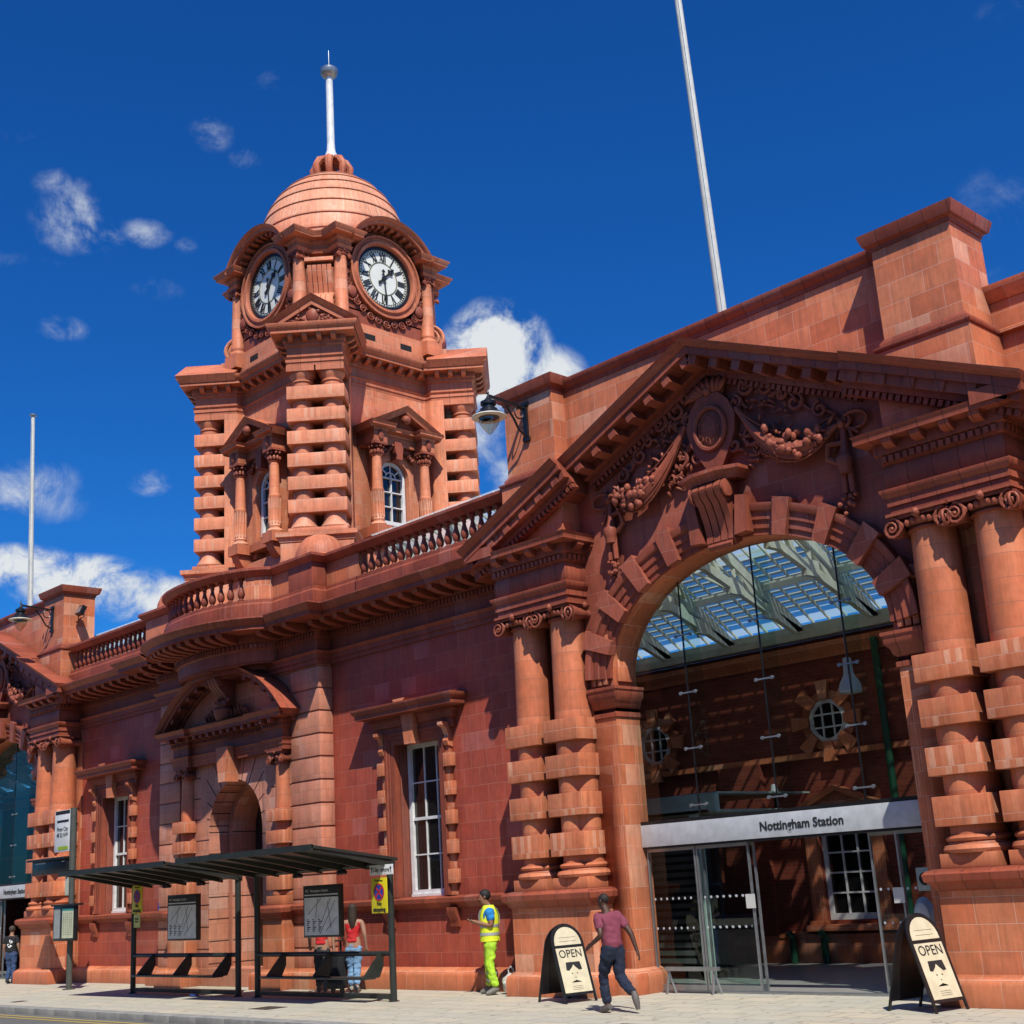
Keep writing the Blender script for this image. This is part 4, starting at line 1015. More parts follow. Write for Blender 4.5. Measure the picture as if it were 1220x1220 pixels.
    for s in (-1,1):
        k.tube([(s*(.15+.42*i/8),y0-.34,12.95-.30*(i/8)**1.5) for i in range(9)],[.06+.03*math.sin(i*1.9) for i in range(9)],7)
        for i in range(8): k.sphere((s*(.2+.045*i),y0-.40,12.92-.035*i+rnd.uniform(-.04,.04)),.045,7,5)
    k.sphere((0,y0-.80,13.6),.13,10,7); k.build('keystone_carving',M['carve'],e)
    return e
for r in range(4): tower_window(r*R(90))
for s in (-1,1):
    for t_ in (-1,1):
        m = MB(); m.lathe([(.62,8.3),(.62,9.35),(.66,9.38),(.66,9.44),(.60,9.48),(.58,9.62),(.50,9.80),(.36,9.94),(.18,10.02),(.001,10.05)],(s*3.2,t_*3.0,0),24); tpart(m,'corner_dome',M['tmould'])
# clock stage
KC = 2.02
def oct_outline(k, c):   # square with chamfer c
    return [(-k+c,-k),(k-c,-k),(k,-k+c),(k,k-c),(k-c,k),(-k+c,k),(-k,k-c),(-k,-k+c)]
m = MB(); m.prism(oct_outline(KC+.28,.85),15.6,16.30); m.prism(oct_outline(KC+.22,.85),16.30,16.36)
m.prism(oct_outline(KC,.72),16.3,19.0); tpart(m,'clock_stage',M['tstone'])
for r in range(4):
    a = r*R(90)
    m = MB()
    for s in (-1,1): m.box(*sorted((s*.62-.19,s*.62+.19)),-KC-.285,-KC-.2,15.92,16.08)
    tpart(m,'vent',M['dark'],rot=a)
ZC = 17.90
def clock_face(rot):
    e = empty('clock_face',(0,0,0),parent=T,rotz=rot); y = -KC-.16
    m = MB(); pr = [(.92,-.02),(.92,.10),(.95,.16),(1.02,.17),(1.06,.12),(1.12,.12),(1.14,.17),(1.19,.17),(1.20,.06),(1.20,-.25),(.92,-.25)]
    m.lathe([(r_,-h) for r_,h in pr]+[(.92,.02)],(0,y,ZC),48,axis='y',cap=False); m.build('clock_surround',M['tmould'],e)
    m = MB(); m.lathe([(.94,.0),(.94,-.05),(.84,-.05),(.83,-.02),(.83,0)],(0,y,ZC),48,axis='y',cap=False); m.build('clock_rim',M['black'],e)
    m = MB(); m.lathe([(.85,.0),(.85,-.018),(.001,-.018)],(0,y,ZC),48,axis='y'); m.build('dial',M['opal'],e)
    m = MB()
    for r0,r1 in ((.455,.485),(.80,.815),(.745,.752)): m.lathe([(r0,-.026),(r1,-.026),(r1,-.014),(r0,-.014),(r0,-.026)],(0,y,ZC),48,axis='y',cap=False)
    m.build('dial_ring',M['gold'],e)
    m = MB()
    for i in range(60):
        a = 2*math.pi*i/60; s_,c_ = math.sin(a),math.cos(a); w_ = .022 if i%5 else .045
        m.bar((.752*s_,y-.024,ZC+.752*c_),(.80*s_,y-.024,ZC+.80*c_),w_,.008,up=(0,1,0))
    # roman numerals as heavy strokes radiating from the centre
    NUM = ['XII','I','II','III','IIII','V','VI','VII','VIII','IX','X','XI']
    for h,tx in enumerate(NUM):
        a = 2*math.pi*h/12; wds = {'I':.055,'V':.105,'X':.11}; tot = sum(wds[c] for c in tx); x = -tot/2
        def P(u,v):  # u along tangent, v radius
            return (v*math.sin(a)+u*math.cos(a), y-.026, ZC+v*math.cos(a)-u*math.sin(a))
        for c in tx:
            w_ = wds[c]; xa,xb = x+.008,x+w_-.008; th = .030
            if c == 'I': m.bar(P((xa+xb)/2,.50),P((xa+xb)/2,.735),th+.006,.01,up=(0,1,0))
            if c == 'V': m.bar(P(xa,.735),P((xa+xb)/2,.50),th+.01,.01,up=(0,1,0)); m.bar(P(xb,.735),P((xa+xb)/2,.50),th*.6,.009,up=(0,1,0))
            if c == 'X': m.bar(P(xa,.735),P(xb,.50),th+.01,.01,up=(0,1,0)); m.bar(P(xb,.735),P(xa,.50),th*.6,.009,up=(0,1,0))
            x += w_
    m.build('numerals',M['ink'],e)
    for nm,ang,L,wd in (('hour_hand',R(44),.46,.055),('minute_hand',R(174),.74,.035)):
        m = MB(); s_,c_ = math.sin(ang),math.cos(ang); yy = y-.05 if nm=='hour_hand' else y-.07
        m.bar((-.18*s_,yy,ZC-.18*c_),(L*.9*s_,yy,ZC+L*.9*c_),wd,.012,up=(0,1,0))
        q = Vector((s_,0,c_)); t = Vector((c_,0,-s_)); b0 = Vector((0,yy,ZC))
        def dia(mid, l, w2): m.prism([( (b0+q*(mid-l)).x,(b0+q*(mid-l)).z),((b0+q*mid+t*w2).x,(b0+q*mid+t*w2).z),((b0+q*(mid+l)).x,(b0+q*(mid+l)).z),((b0+q*mid-t*w2).x,(b0+q*mid-t*w2).z)],yy-.007,yy+.007,axis='y')
        if nm=='hour_hand': dia(.33,.10,.11); dia(.44,.07,.05)
        else: dia(.55,.2,.035)
        dia(-.2,.07,.06); m.lathe([(.07,-.01),(.07,.01)],(0,yy,ZC),14,axis='y')
        m.build(nm,M['ink'],e)
    # columns with little entablatures at both sides
    for s in (-1,1):
        x = s*1.47; yy = -KC-.22
        c = MB(); c.lathe([(.25,16.30),(.26,16.35),(.235,16.40),(.20,16.42),(.195,16.46),(.21,16.5),(.19,16.53),(.185,17.2),(.165,18.05),(.17,18.08)],(x,yy,0),20); c.box(x-.27,x+.27,yy-.27,yy+.3,15.9,16.30); c.build('clock_column',M['tdrum'],e)
        c = MB(); c.M = Matrix.Translation((x,yy,0)) @ Matrix.Diagonal((.72,.72,.9,1)); ionic_cap(c,.2,20.08,.62); c.M = None
        c.bm.transform(Matrix.Translation((0,0,18.08-20.08*.9+.0))); c.build('capital',M['carve'],e)
    return e
for r in range(4): clock_face(r*R(90))
# entablature of the clock stage with arched hoods over the dials
m = MB()
EC = [(-.3,18.26),(.0,18.26),(.02,18.34),(.04,18.36),(.0,18.38),(.0,18.5),(.05,18.54),(.06,18.60),(.24,18.62),(.25,18.68),(.30,18.74),(.31,18.78),(-.3,18.84)]
for r in range(4):
    Mr = Matrix.Rotation(r*math.pi/2,4,'Z'); m.M = Mr
    y0 = -KC-.42
    # from hood end round the corner (chamfer with two breaks)
    xo,xi = 1.68,1.24
    pth = [(xi,-KC-.05,0),(xi,y0,0),(xo,y0,0),(xo,-KC-.02,0)]
    pc = (KC-.72+.02,-KC)
    chain = [(xi,-KC+.1,0),(xi,y0,0),(xo,y0,0),(xo,-KC+.02,0),(KC-.02,-xo,0),(-y0,-xo,0),(-y0,-xi,0),(KC-.1,-xi,0)]
    m.sweep(chain,EC)
    m.prism([(xi+.01,-KC+.1),(xi+.01,y0+.01),(xo-.01,y0+.01),(xo-.01,-KC+.03),(KC-.03,-xo+.01),(-y0-.01,-xo+.01),(-y0-.01,-xi-.01),(KC-.1,-xi-.01)],18.27,18.8)
    # arched hood
    Rh = 1.56; t0_ = R(28)
    pth = [(Rh*math.cos(t),-KC,ZC+.0+Rh*math.sin(t)) for t in [math.pi-t0_-(math.pi-2*t0_)*i/24 for i in range(25)]]
    m.sweep(pth,[(-.30,-.6),(-.30,.10),(-.22,.12),(-.22,.20),(-.14,.22),(-.13,.60),(-.06,.62),(-.03,.68),(.03,.72),(.03,-.6)],W=(0,-1,0),flip=-1)
    m.prism([(x,z) for x,y,z in pth]+[(1.3,18.2),(-1.3,18.2)],-KC+.3,-KC-.02,axis='y')
m.M = None; tpart(m,'clock_stage_cornice',M['tmould'])
m = MB()
for r in range(4):
    m.M = None
    for i in range(1,13):
        t = math.pi-R(28)-(math.pi-R(56))*i/13; q = Matrix.Rotation(r*math.pi/2,4,'Z') @ Matrix.Translation((1.56*math.cos(t),-KC,ZC+1.56*math.sin(t))) @ Matrix.Rotation(-(t-math.pi/2),4,'Y')
        m.M = q; m.box(-.05,.05,-.50,-.1,-.225,-.135)
m.M = None; tpart(m,'hood_bracket',M['tmould'])
# scrolled consoles on the chamfers, scroll feet, garland carving round the dials
for r in range(4):
    a = R(45)+r*R(90); dd = (KC*2-.72)*S2
    m = MB()
    prf = [(-dd+.2,17.95),(-dd-.30,17.95),(-dd-.40,17.85),(-dd-.36,17.6),(-dd-.22,17.35),(-dd-.18,17.15),(-dd-.30,17.02)]+[(-2.62-.47*math.cos(t),16.60+.42*math.sin(t)) for t in [R(70)-R(170)*i/10 for i in range(11)]]+[(-dd+.2,16.18)]
    for k in range(5):
        x = -.26+.13*k
        m.prism(prf,x-.056,x+.056,axis='x')
    m.prism([(y+.04 if y<-dd else y,z) for y,z in prf],-.30,.30,axis='x')
    for sx in (-1,1):
        for rr in (.41,.28,.15): m.tube([(sx*.33,-2.62+rr*math.cos(t),16.60+rr*.9*math.sin(t)) for t in [2*math.pi*j/20 for j in range(20)]],.05,6,closed=True)
        m.tube([(sx*.33,-dd-.30,17.8),(sx*.33,-dd-.22,17.45),(sx*.33,-dd-.12,17.15),(sx*.33,-dd-.3,16.98)],.05,6)
    m.box(-.38,.38,-dd-.46,-dd+.2,17.95,18.05); m.box(-.29,.29,-dd-.1,-dd+.2,16.3,18.26)
    m.box(-.46,.46,-3.12,-dd,15.60,16.20)
    tpart(m,'chamfer_console',M['tstone'],rot=a)
for r in range(4):
    a = r*R(90); m = MB(); y = -KC-.24
    for i in range(-8,9):
        an = -math.pi/2+i*.205; rr = 1.34; cx,cz = rr*math.cos(an),ZC+rr*math.sin(an)*1.02
        if cz < 16.40 : cz = 16.44
        if abs(i) in (5,): m.sphere((cx,y-.02,cz),.16,12,8,sc_=(1,.5,1.1)); m.tube([(cx+.21*math.cos(t),y,cz+.24*math.sin(t)) for t in [2*math.pi*j/16 for j in range(16)]],.03,5,closed=True)
        else:
            s = 1 if i%2 else -1
            m.tube([(cx+.12*(1-.8*j/14)*math.cos(s*j*.7),y-.03*j/14,cz+.12*(1-.8*j/14)*math.sin(s*j*.7)) for j in range(15)],[.03*(1-.4*j/14) for j in range(15)],5)
    m.box(-1.25,1.25,-KC-.2,-KC+.05,16.3,16.75)
    for s in (-1,1): m.prism([(s*.8,16.7),(s*1.28,16.7),(s*1.28,18.3),(s*1.15,18.3),(s*1.02,17.2)][::s],-KC-.2,-KC,axis='y')
    tpart(m,'dial_garland',M['carve'],rot=a)
# dome, lantern, pole
m = MB(); prof = [(2.02,18.75),(2.06,18.95),(2.10,19.0),(2.12,19.3)]
dz0 = 19.3; Rd,Hd = 2.12,2.55
rows_ = 8
for i in range(rows_):
    t1_ = (math.pi/2*.93)*i/rows_; t2_ = (math.pi/2*.93)*(i+1)/rows_
    r1_,r2_ = Rd*math.cos(t1_)**.92, Rd*math.cos(t2_)**.92
    prof += [(r1_-.004,dz0+Hd*math.sin(t1_)),(r1_+.026,dz0+Hd*math.sin(t1_)+.003),(r1_+.03,dz0+Hd*math.sin(t1_)+.02)]
    for j in range(1,4):
        t = t1_+(t2_-t1_)*j/4; prof.append((Rd*math.cos(t)**.92+.024*(1-j/4)+.006,dz0+Hd*math.sin(t)))
m.lathe(prof+[(.001,dz0+Hd)],(0,0,0),56); tpart(m,'dome',M['dome'],smooth=25)
m = MB(); m.lathe([(.62,21.62),(.64,21.74),(.5,21.82),(.44,21.86)],seg=24)
for i in range(8):
    a = 2*math.pi*i/8; c_,s_ = math.cos(a),math.sin(a)
    m.tube([(.40*c_,.40*s_,21.8),(.52*c_,.52*s_,22.0),(.54*c_,.54*s_,22.22),(.42*c_,.42*s_,22.42),(.24*c_,.24*s_,22.52),(.12*c_,.12*s_,22.46)],[.10,.10,.11,.12,.12,.08],8)
m.lathe([(.10,21.8),(.10,22.4),(.30,22.46),(.26,22.56),(.16,22.6)],seg=16); tpart(m,'lantern',M['tmould'])
m = MB(); m.lathe([(.22,22.55),(.20,22.66),(.13,22.86),(.115,23.1),(.105,25.2),(.11,25.35)],seg=16); tpart(m,'pole',M['white'])
m = MB(); m.lathe([(.12,25.33),(.22,25.40),(.27,25.48),(.27,25.60),(.20,25.66),(.02,25.70),(.014,26.25),(.001,26.3)],seg=20); tpart(m,'pole_cap',M['steel'])
PX1 = -13.62
# ------------------------------------------------------------------ concourse behind the arch
C_ = empty('concourse_hall', (-14,23.5,0), 'brick inner concourse building with round windows and a glazed roof on cream steel trusses', 'concourse')
CI = Matrix.Translation((14,-23.5,0))
def cpart(mb, name, mat, **k): mb.bm.transform(CI); return mb.build(name, mat, C_, **k)
YI = 23.5
def hole_wall(mb, x0, x1, z0, z1, holes, y0, y1):
    xs = x0
    for (a,b,c_,d) in sorted(holes):
        mb.box(xs,a,y0,y1,z0,z1); mb.box(a,b,y0,y1,z0,c_); mb.box(a,b,y0,y1,d,z1); xs = b
    mb.box(xs,x1,y0,y1,z0,z1)
IWX = [-14.95,-9.6,-20.3]
m = MB(); hole_wall(m,-23.4,-2,.02,6.42,[(x-.62,x+.62,.82,2.62) for x in IWX],YI,YI+.4); cpart(m,'brick_wall',M['brick'])
m = MB(); m.box(-23.4,-2,YI+1.2,YI+1.3,0,3); cpart(m,'room_wall',M['dark'])
for x in IWX:
    m = MB(); m.box(x-.62,x-.53,YI+.08,YI+.16,.82,2.62); m.box(x+.53,x+.62,YI+.08,YI+.16,.82,2.62); m.box(x-.53,x+.53,YI+.08,YI+.16,.82,.94); m.box(x-.53,x+.53,YI+.08,YI+.16,2.5,2.62)
    for i in (1,2): m.box(x-.53+1.06*i/3-.016,x-.53+1.06*i/3+.016,YI+.09,YI+.15,.94,2.5)
    for i in (1,2,3): m.box(x-.53,x+.53,YI+.091,YI+.149,.94+1.56*i/4-.016,.94+1.56*i/4+.016)
    o = cpart(m,'window',M['white'])
    m = MB(); m.box(x-.54,x+.54,YI+.125,YI+.13,.9,2.55); m.bm.transform(CI); m.build('pane',M['pane'],o)
    m = MB()
    for s in (-1,1):
        m.box(*sorted((x+s*.63,x+s*.90)),YI-.12,YI,.8,3.0,bev=.01); m.box(*sorted((x+s*.60,x+s*.95)),YI-.18,YI,.62,.82)
    m.box(x-1.05,x+1.05,YI-.2,YI,.62,.74,bev=.01); m.box(x-.9,x+.9,YI-.1,YI,2.64,3.0)
    m.sweep([(x-1.0,YI-.02,3.02),(x,YI-.02,3.42),(x+1.0,YI-.02,3.02)],[(-.1,-.02),(-.1,.2),(0,.24),(.0,-.02)],W=(0,-1,0),flip=-1); m.prism([(x-.95,2.98),(x+.95,2.98),(x,3.34)],YI-.1,YI,axis='y')
    m.bm.transform(CI); m.build('surround',M['stone'],o)
m = MB(); m.box(-23.4,-2,YI-.10,YI,0,.55); m.sweep([(-23.4,YI,0),(-2,YI,0)],[(-.02,.5),(.12,.5),(.12,.56),(-.02,.62)]); m.box(-23.4,-2,YI-.12,YI,4.0,4.12,bev=.01); m.sweep([(-23.4,YI,0),(-2,YI,0)],[(-.02,6.0),(.06,6.0),(.08,6.1),(.22,6.2),(.24,6.3),(-.02,6.32)]); cpart(m,'string_course',M['stone'])
for x in (-17.3,-12.3,-7.0):
    m = MB(); m.box(x-.55,x+.55,YI-.14,YI,.55,4.0); cpart(m,'brick_pier',M['brick'])
    m = MB(); m.box(x-.6,x+.6,YI-.2,YI,2.9,3.02,bev=.01); cpart(m,'pier_band',M['stone'])
RWX = [-19.6,-15.0,-10.4,-5.8]
for x in RWX:
    zc = 4.72; m = MB(); m.lathe([(.44,-.06),(.36,-.08),(.36,.0),(.44,.0),(.44,-.06)],(x,YI,zc),28,axis='y',cap=False)
    for i in (-1,1): m.box(x+i*.13-.016,x+i*.13+.016,YI-.05,YI-.01,zc-.36,zc+.36); m.box(x-.36,x+.36,YI-.049,YI-.011,zc+i*.13-.016,zc+i*.13+.016)
    o = cpart(m,'round_window',M['white'])
    m = MB(); m.lathe([(.40,-.015),(.001,-.015)],(x,YI,zc),28,axis='y'); m.bm.transform(CI); m.build('pane',M['pane'],o)
    m = MB(); m.lathe([(.62,0),(.62,-.06),(.45,-.06),(.45,0),(.62,0)],(x,YI,zc),28,axis='y',cap=False)
    for a in range(0,360,45):
        d = Vector((math.cos(R(a)),0,math.sin(R(a)))); t = Vector((-d.z,0,d.x)); p = Vector((x,YI-.05,zc)); m.hexa([p+d*.42-t*.09,p+d*.42+t*.09,p+d*.42+t*.09+Vector((0,-.1,0)),p+d*.42-t*.09+Vector((0,-.1,0)),p+d*.82-t*.15,p+d*.82+t*.15,p+d*.82+t*.15+Vector((0,-.1,0)),p+d*.82-t*.15+Vector((0,-.1,0))])
    m.bm.transform(CI); m.build('keyed_surround',M['stone'],o)
# flanking walls closing the concourse
m = MB(); m.box(-24.1,-23.4,18.4,YI+.4,.02,8.1); cpart(m,'end_wall',M['brick'])
def floor_mat():
    t = NT('concourse_floor'); g_ = t.n('NewGeometry'); n1 = t.noise(g_.outputs['Position'], 3, 4)
    t.principled(t.mix(t.mapr(n1,.3,.7,0,1), rgb(.34,.33,.31), rgb(.27,.26,.24)), .35, .4); return t.m
m = MB(); m.box(-23.4,-2,18.05,YI-.1,-.05,.012); tag(m.build('concourse_floor',floor_mat()), kind='structure')
for x in (PX1,-16.35,-15.60,-8.5):
    m = MB(); m.tube([(x,YI-.2,.02),(x,YI-.2,.5),(x,YI-.3,.6)] if x in (-16.35,-15.60) else [(x,YI-.2,.02),(x,YI-.2,6.2)],.075,10); tag(m.build('downpipe',M['green']), {PX1:'tall green downpipe on the concourse brick wall right of the sash window',-8.5:'tall green downpipe on the concourse wall far to the right'}.get(x,'short green pipe stub at the foot of the concourse brick wall'), 'pipe', None if x in (PX1,-8.5) else 'short green pipe stubs')
# roof trusses, purlins, glazing
def truss(x):
    m = MB(); a = Vector((x,18.4,9.6)); b_ = Vector((x,YI+.1,6.55)); 
    m.bar(a,b_,.12,.24); lo = [Vector((x,18.4,8.35)),Vector((x,20.1,7.75)),Vector((x,21.8,7.05)),b_]
    m.bar(lo[0],b_,.12,.17)
    for i,t in enumerate((.12,.34,.56,.78)):
        p = a.lerp(b_,t); q = lo[0].lerp(b_,t); q2 = lo[0].lerp(b_,t+.14)
        m.bar(p,q,.06,.08); m.bar(p,q2,.08,.11)
        m.box(x-.065,x+.065,q.y-.22,q.y+.22,q.z-.14,q.z+.18)
    return cpart(m,'roof_truss',M['cream'])
for x in (-22.6,-20.8,-19.0,-17.2,-15.4,-13.6,-11.8,-10.0,-8.2,-6.4,-4.6,-2.8): truss(x)
for i in range(5):
    t = i/4; y,z = 18.4+(YI-18.4)*t, 9.75+(6.7-9.75)*t
    m = MB(); m.bar((-23.4,y,z-.02),(-2,y,z-.02),.08,.16); cpart(m,'purlin',M['cream'])
for i in range(2):   # lattice wind bracing
    m = MB()
    for x in (-20.2,-15.4,-10.6,-5.8): m.bar((x,18.6,9.3),(x-2.4,YI-.4,6.9),.05,.05); m.bar((x-2.4,18.6,9.3),(x,YI-.4,6.9),.05,.05)
    if i == 0: cpart(m,'roof_bracing',M['cream'])
    else: m.bm.free()
m = MB()
for k in range(54):
    x = -23.2+.4*k; m.bar((x,18.4,9.86),(x,YI+.2,6.81),.035,.05)
cpart(m,'glazing_bars',M['cream'])
m = MB(); m.poly([(-23.4,18.4,9.90),(-2,18.4,9.90),(-2,YI+.2,6.85),(-23.4,YI+.2,6.85)]); cpart(m,'roof_glazing',M['roofgl'])
m = MB()
for i in range(11):
    y = 21.7+.16*i; z = 9.90-(y-18.4)*3.05/5.3+.10; m.hexa([(-23.4,y,z),(-2,y,z),(-2,y+.11,z-.03),(-23.4,y+.11,z-.03),(-23.4,y,z+.015),(-2,y,z+.015),(-2,y+.11,z-.015),(-23.4,y+.11,z-.015)])
cpart(m,'roof_louvre',simple('pale_grey_louvre',rgb(.5,.52,.5),.6))
m = MB(); m.box(-23.4,-2,YI-.22,YI+.1,6.44,6.60); cpart(m,'roof_gutter',M['cream'])
H2_ = copy_tree(C_, None, loc=(-14+XB-XA,23.5,0)); H2_['label'] = 'second brick hall with cream roof trusses behind the arch at the left edge'
for o in list(H2_.children):
    if o.name.startswith('end_wall'): bpy.data.objects.remove(o)
H3_ = copy_tree(C_, None, loc=(-14+XB-XA-21.4,23.5,0)); H3_['label'] = 'far brick hall with cream trusses glimpsed deepest through the left edge arch'
tag(copy_tree(bpy.data.objects['concourse_floor'], None, loc=(XB-XA,0,0)), kind='structure')
# pendant and wall lamps
def bell_lamp(x,y,z,top,label):
    m = empty('pendant_lamp',(x,y,z),label,'lamp'); m.scale = (.74,.74,1)
    a = MB(); a.lathe([(.001,.62),(.10,.60),(.11,.36),(.13,.30),(.24,.16),(.27,.02),(.25,0),(.22,.1),(.001,.3)],seg=24); a.build('shade',M['alu'],m)
    a = MB(); a.tube([(0,0,.6),(0,0,top-z)],.012,6); a.build('cord',M['alu'],m); return m
bell_lamp(-12.26,20.0,4.72,8.8,'grey bell shaped pendant lamp hanging in the right half of the arch')
bell_lamp(-10.0,19.6,6.3,8.9,'grey bell shaped pendant lamp partly behind the right edge of the arch')
m = empty('wall_lamp',(-15.9,22.6,3.3),'dark swan neck wall lamp behind the glass above the station sign','lamp')
a = MB(); a.tube([(0,.8,-.35),(0,.2,-.4),(0,.0,-.3),(0,0,0)],.03,8); a.build('arm',M['black'],m)
a = MB(); a.lathe([(.001,.22),(.06,.2),(.08,.05),(.22,0),(.2,-.02),(.001,-.02)],(0,0,0),16); a.build('shade',M['alu'],m)

# ------------------------------------------------------------------ entrance glazing
def entrance(xc, full=True, sgn='far'):
    lab = 'tall frameless glass screen with open doorway and grey name fascia inside the large right arch' if full else 'glass screen and grey fascia inside the partly hidden arch at the left'
    E_ = empty('entrance_screen',(xc,18.0,0),lab,'glass screen')
    A = 2.80
    def ez(x): return 5.30+1.88*math.sqrt(max(0,1-(x/A)**2))
    xs = [-A,-1.55,.05,1.65,A]
    for i in range(4):
        m = MB(); n = 8; a,b_ = xs[i]+.012,xs[i+1]-.012
        P = [(a,2.80)]+[(b_,2.80)]+[(b_+(a-b_)*j/n, ez(b_+(a-b_)*j/n)-.01) for j in range(n+1)]
        m.prism(P,-.006,.006,axis='y'); m.build('glass_panel',M['glass'],E_)
    for x in xs[1:4]:
        m = MB(); m.box(x-.011,x+.011,-.012,.012,2.76,ez(x)-.02); m.build('joint_strip',M['black'],E_)
        m = MB(); m.box(x-.009,x+.009,.02,.46,2.76,ez(x)-.05); m.build('glass_fin',M['fin'],E_)
        for z in (3.0,3.95,4.9,5.9):
            m = MB()
            for s in (-1,1): m.bar((x,-.0,z),(x+s*.16,-.0,z+.0),.03,.025); m.lathe([(.03,-.02),(.03,.02)],(x+s*.16,0,z),10,axis='y')
            m.build('glass_clamp',M['steel'],E_)
    m = MB(); m.box(-A,A,-.10,.14,2.37,2.74,bev=.006); fa = m.build('name_fascia',M['alu'],E_)
    m = MB(); m.box(-A,A,-.09,.13,2.742,2.80); m.box(-A,A,-.085,.12,2.33,2.368); m.build('fascia_trim',M['black'],E_)
    text_mesh('name_lettering','Nottingham Station',.198,M['ink'],fa,Matrix.Translation((.50,-.106,2.545)) @ Matrix.Rotation(math.pi/2,4,'X'),bold=.004)
    # sliding doors: two leaves left parked, doorway open, side light at right
    def leaf(x0,x1,y,nm='door_leaf',fr=.03):
        m = MB(); m.box(x0,x0+fr,y-.02,y+.02,.03,2.33); m.box(x1-fr,x1,y-.02,y+.02,.03,2.33); m.box(x0+fr,x1-fr,y-.02,y+.02,.03,.12); m.box(x0+fr,x1-fr,y-.02,y+.02,2.28,2.33)
        o = m.build(nm,M['steel'],E_)
        g_ = MB(); g_.box(x0+fr,x1-fr,y-.005,y+.005,.12,2.28); g_.build('pane',M['glass'],o)
        d = MB()
        for z in (1.02,1.50):
            for k in range(int((x1-x0-2*fr)/.13)): d.lathe([(.022,-.008),(.001,-.009)],(x0+fr+.07+.13*k,y,z),8,axis='y')
        d.build('marker_dots',M['alu'],o); return o
    leaf(-A+.02,-1.72,0,'side_light'); leaf(-1.70,-.62,.0); leaf(-1.66,-.58,.10); leaf(1.55,2.05,.1); leaf(2.06,A-.02,0,'side_light')
    m = MB(); m.box(-A,A,-.06,.14,-.0,.028); m.build('threshold',M['steel'],E_)
    for x,y in ((-.66,-.03),(2.02,-.03)):
        m = MB(); m.box(x-.09,x+.09,y-.012,y-.004,1.30,1.52); m.build('door_notice',M['paper'],E_)
    return E_
entrance(XA); entrance(XB,False)
# green-white kiosk front and shutter seen left through the glass
kk = MB(); K_ = empty('kiosk',(-17.1,20.6,0),'pale green kiosk with flat canopy behind the left glass panels','kiosk')
km = simple('pale_green_panel', rgb(.42,.52,.46), .4)
kk.box(-1.5,1.9,-.9,-.75,2.95,3.28); kk.box(-1.5,1.75,-.9,2.2,2.95,3.0); kk.box(-1.5,1.9,-.80,2.2,3.28,3.31); kk.build('canopy',km,K_)
kk = MB(); kk.box(1.25,1.42,-.85,-.70,0,2.95); kk.build('post',km,K_)
kk = MB(); kk.box(-1.5,1.2,-.1,.0,0,2.9); kk.build('back_panel',M['dark'],K_)
kk = MB()
for i in range(19):
    kk.box(-1.45,1.18,-.62,-.60,.15+.14*i,.235+.14*i)
kk.build('shutter_slats',simple('grey_shutter',rgb(.12,.125,.12),.5,metal=.3),K_)
# low metal rail outside the left doors
m = MB(); m.box(-15.05,-13.95,17.72,17.80,.36,.42)
for x in (-15.0,-14.05): m.bar((x,17.76,.36),(x-.02,17.70,0),.03,.03); m.bar((x,17.76,.36),(x+.06,17.84,0),.03,.03)
tag(m.build('low_rail',M['steel']),'low grey metal rail on splayed legs in front of the left glass doors','rail')
# information sign and hand dryer shaped help point at the right side light
m = MB(); m.box(-10.42,-10.16,18.12,18.16,1.45,1.78,bev=.01); o = tag(m.build('information_sign',M['paper']),'square white information sign with black i above the help point','sign')
m = MB(); m.lathe([(.09,-.004),(.001,-.005)],(-10.29,18.118,1.62),20,axis='y'); m.build('symbol_disc',M['ink'],o)
text_mesh('symbol','i',.15,M['paper'],o,Matrix.Translation((-10.29,18.110,1.62)) @ Matrix.Rotation(math.pi/2,4,'X'))
m = MB(); m.lathe([(.001,-.12),(.12,-.10),(.17,-.02),(.17,0)],(-10.35,18.1,1.1),20,axis='y',sy=1.6); m.box(-10.42,-10.28,18.0,18.1,.0,.9); tag(m.build('help_point',M['alu']),'rounded grey help point standing behind the right hand notice board','help point')

# ------------------------------------------------------------------ opposite side of the street
O_ = empty('street_building',(-45,-14,0),'plain red brick building across the road, seen only as a reflection','building')
def street():
    m = MB(); xs = [(-100+4.2*i) for i in range(42)]
    hole_wall(m,-56,115,0,13,[(x+45+1.2,x+45+2.8,1.2,3.6) for x in xs if -56<x+45+1.2 and x+45+2.8<115],0,.4)  # lengthened and raised to block horizon sky light off the facade
    for x in (-56,114.6): m.box(x,x+.4,-8,-.001,0,13)
    m.build('wall',M['brick2'],O_)
    m = MB(); m.box(-55.6,114.6,-8,-.3,0,12.9); m.build('interior_block',M['dark'],O_)
    for x in xs:
        a = x+45
        if not(-56<a+1.2 and a+2.8<115): continue
        for z in (1.2,5.4):
            if z > 2: continue
            q = MB(); q.box(a+1.2,a+2.8,.1 if z<2 else .38,.16 if z<2 else .44,z,z+.1); q.box(a+1.96,a+2.04,.1 if z<2 else .38,.16 if z<2 else .44,z,z+2.4); q.box(a+1.2,a+1.28,.1 if z<2 else .38,.16 if z<2 else .44,z,z+2.4); q.box(a+2.72,a+2.8,.1 if z<2 else .38,.16 if z<2 else .44,z,z+2.4); o = q.build('window',M['white'],O_)
            q = MB(); q.box(a+1.22,a+2.78,.12 if z<2 else .401,.13 if z<2 else .41,z,z+2.4); q.build('pane',M['pane'],o)
    m = MB(); m.box(-56.2,115.2,-8.2,.6,13,13.4,bev=.03); m.build('roof',M['lead'],O_)
street()
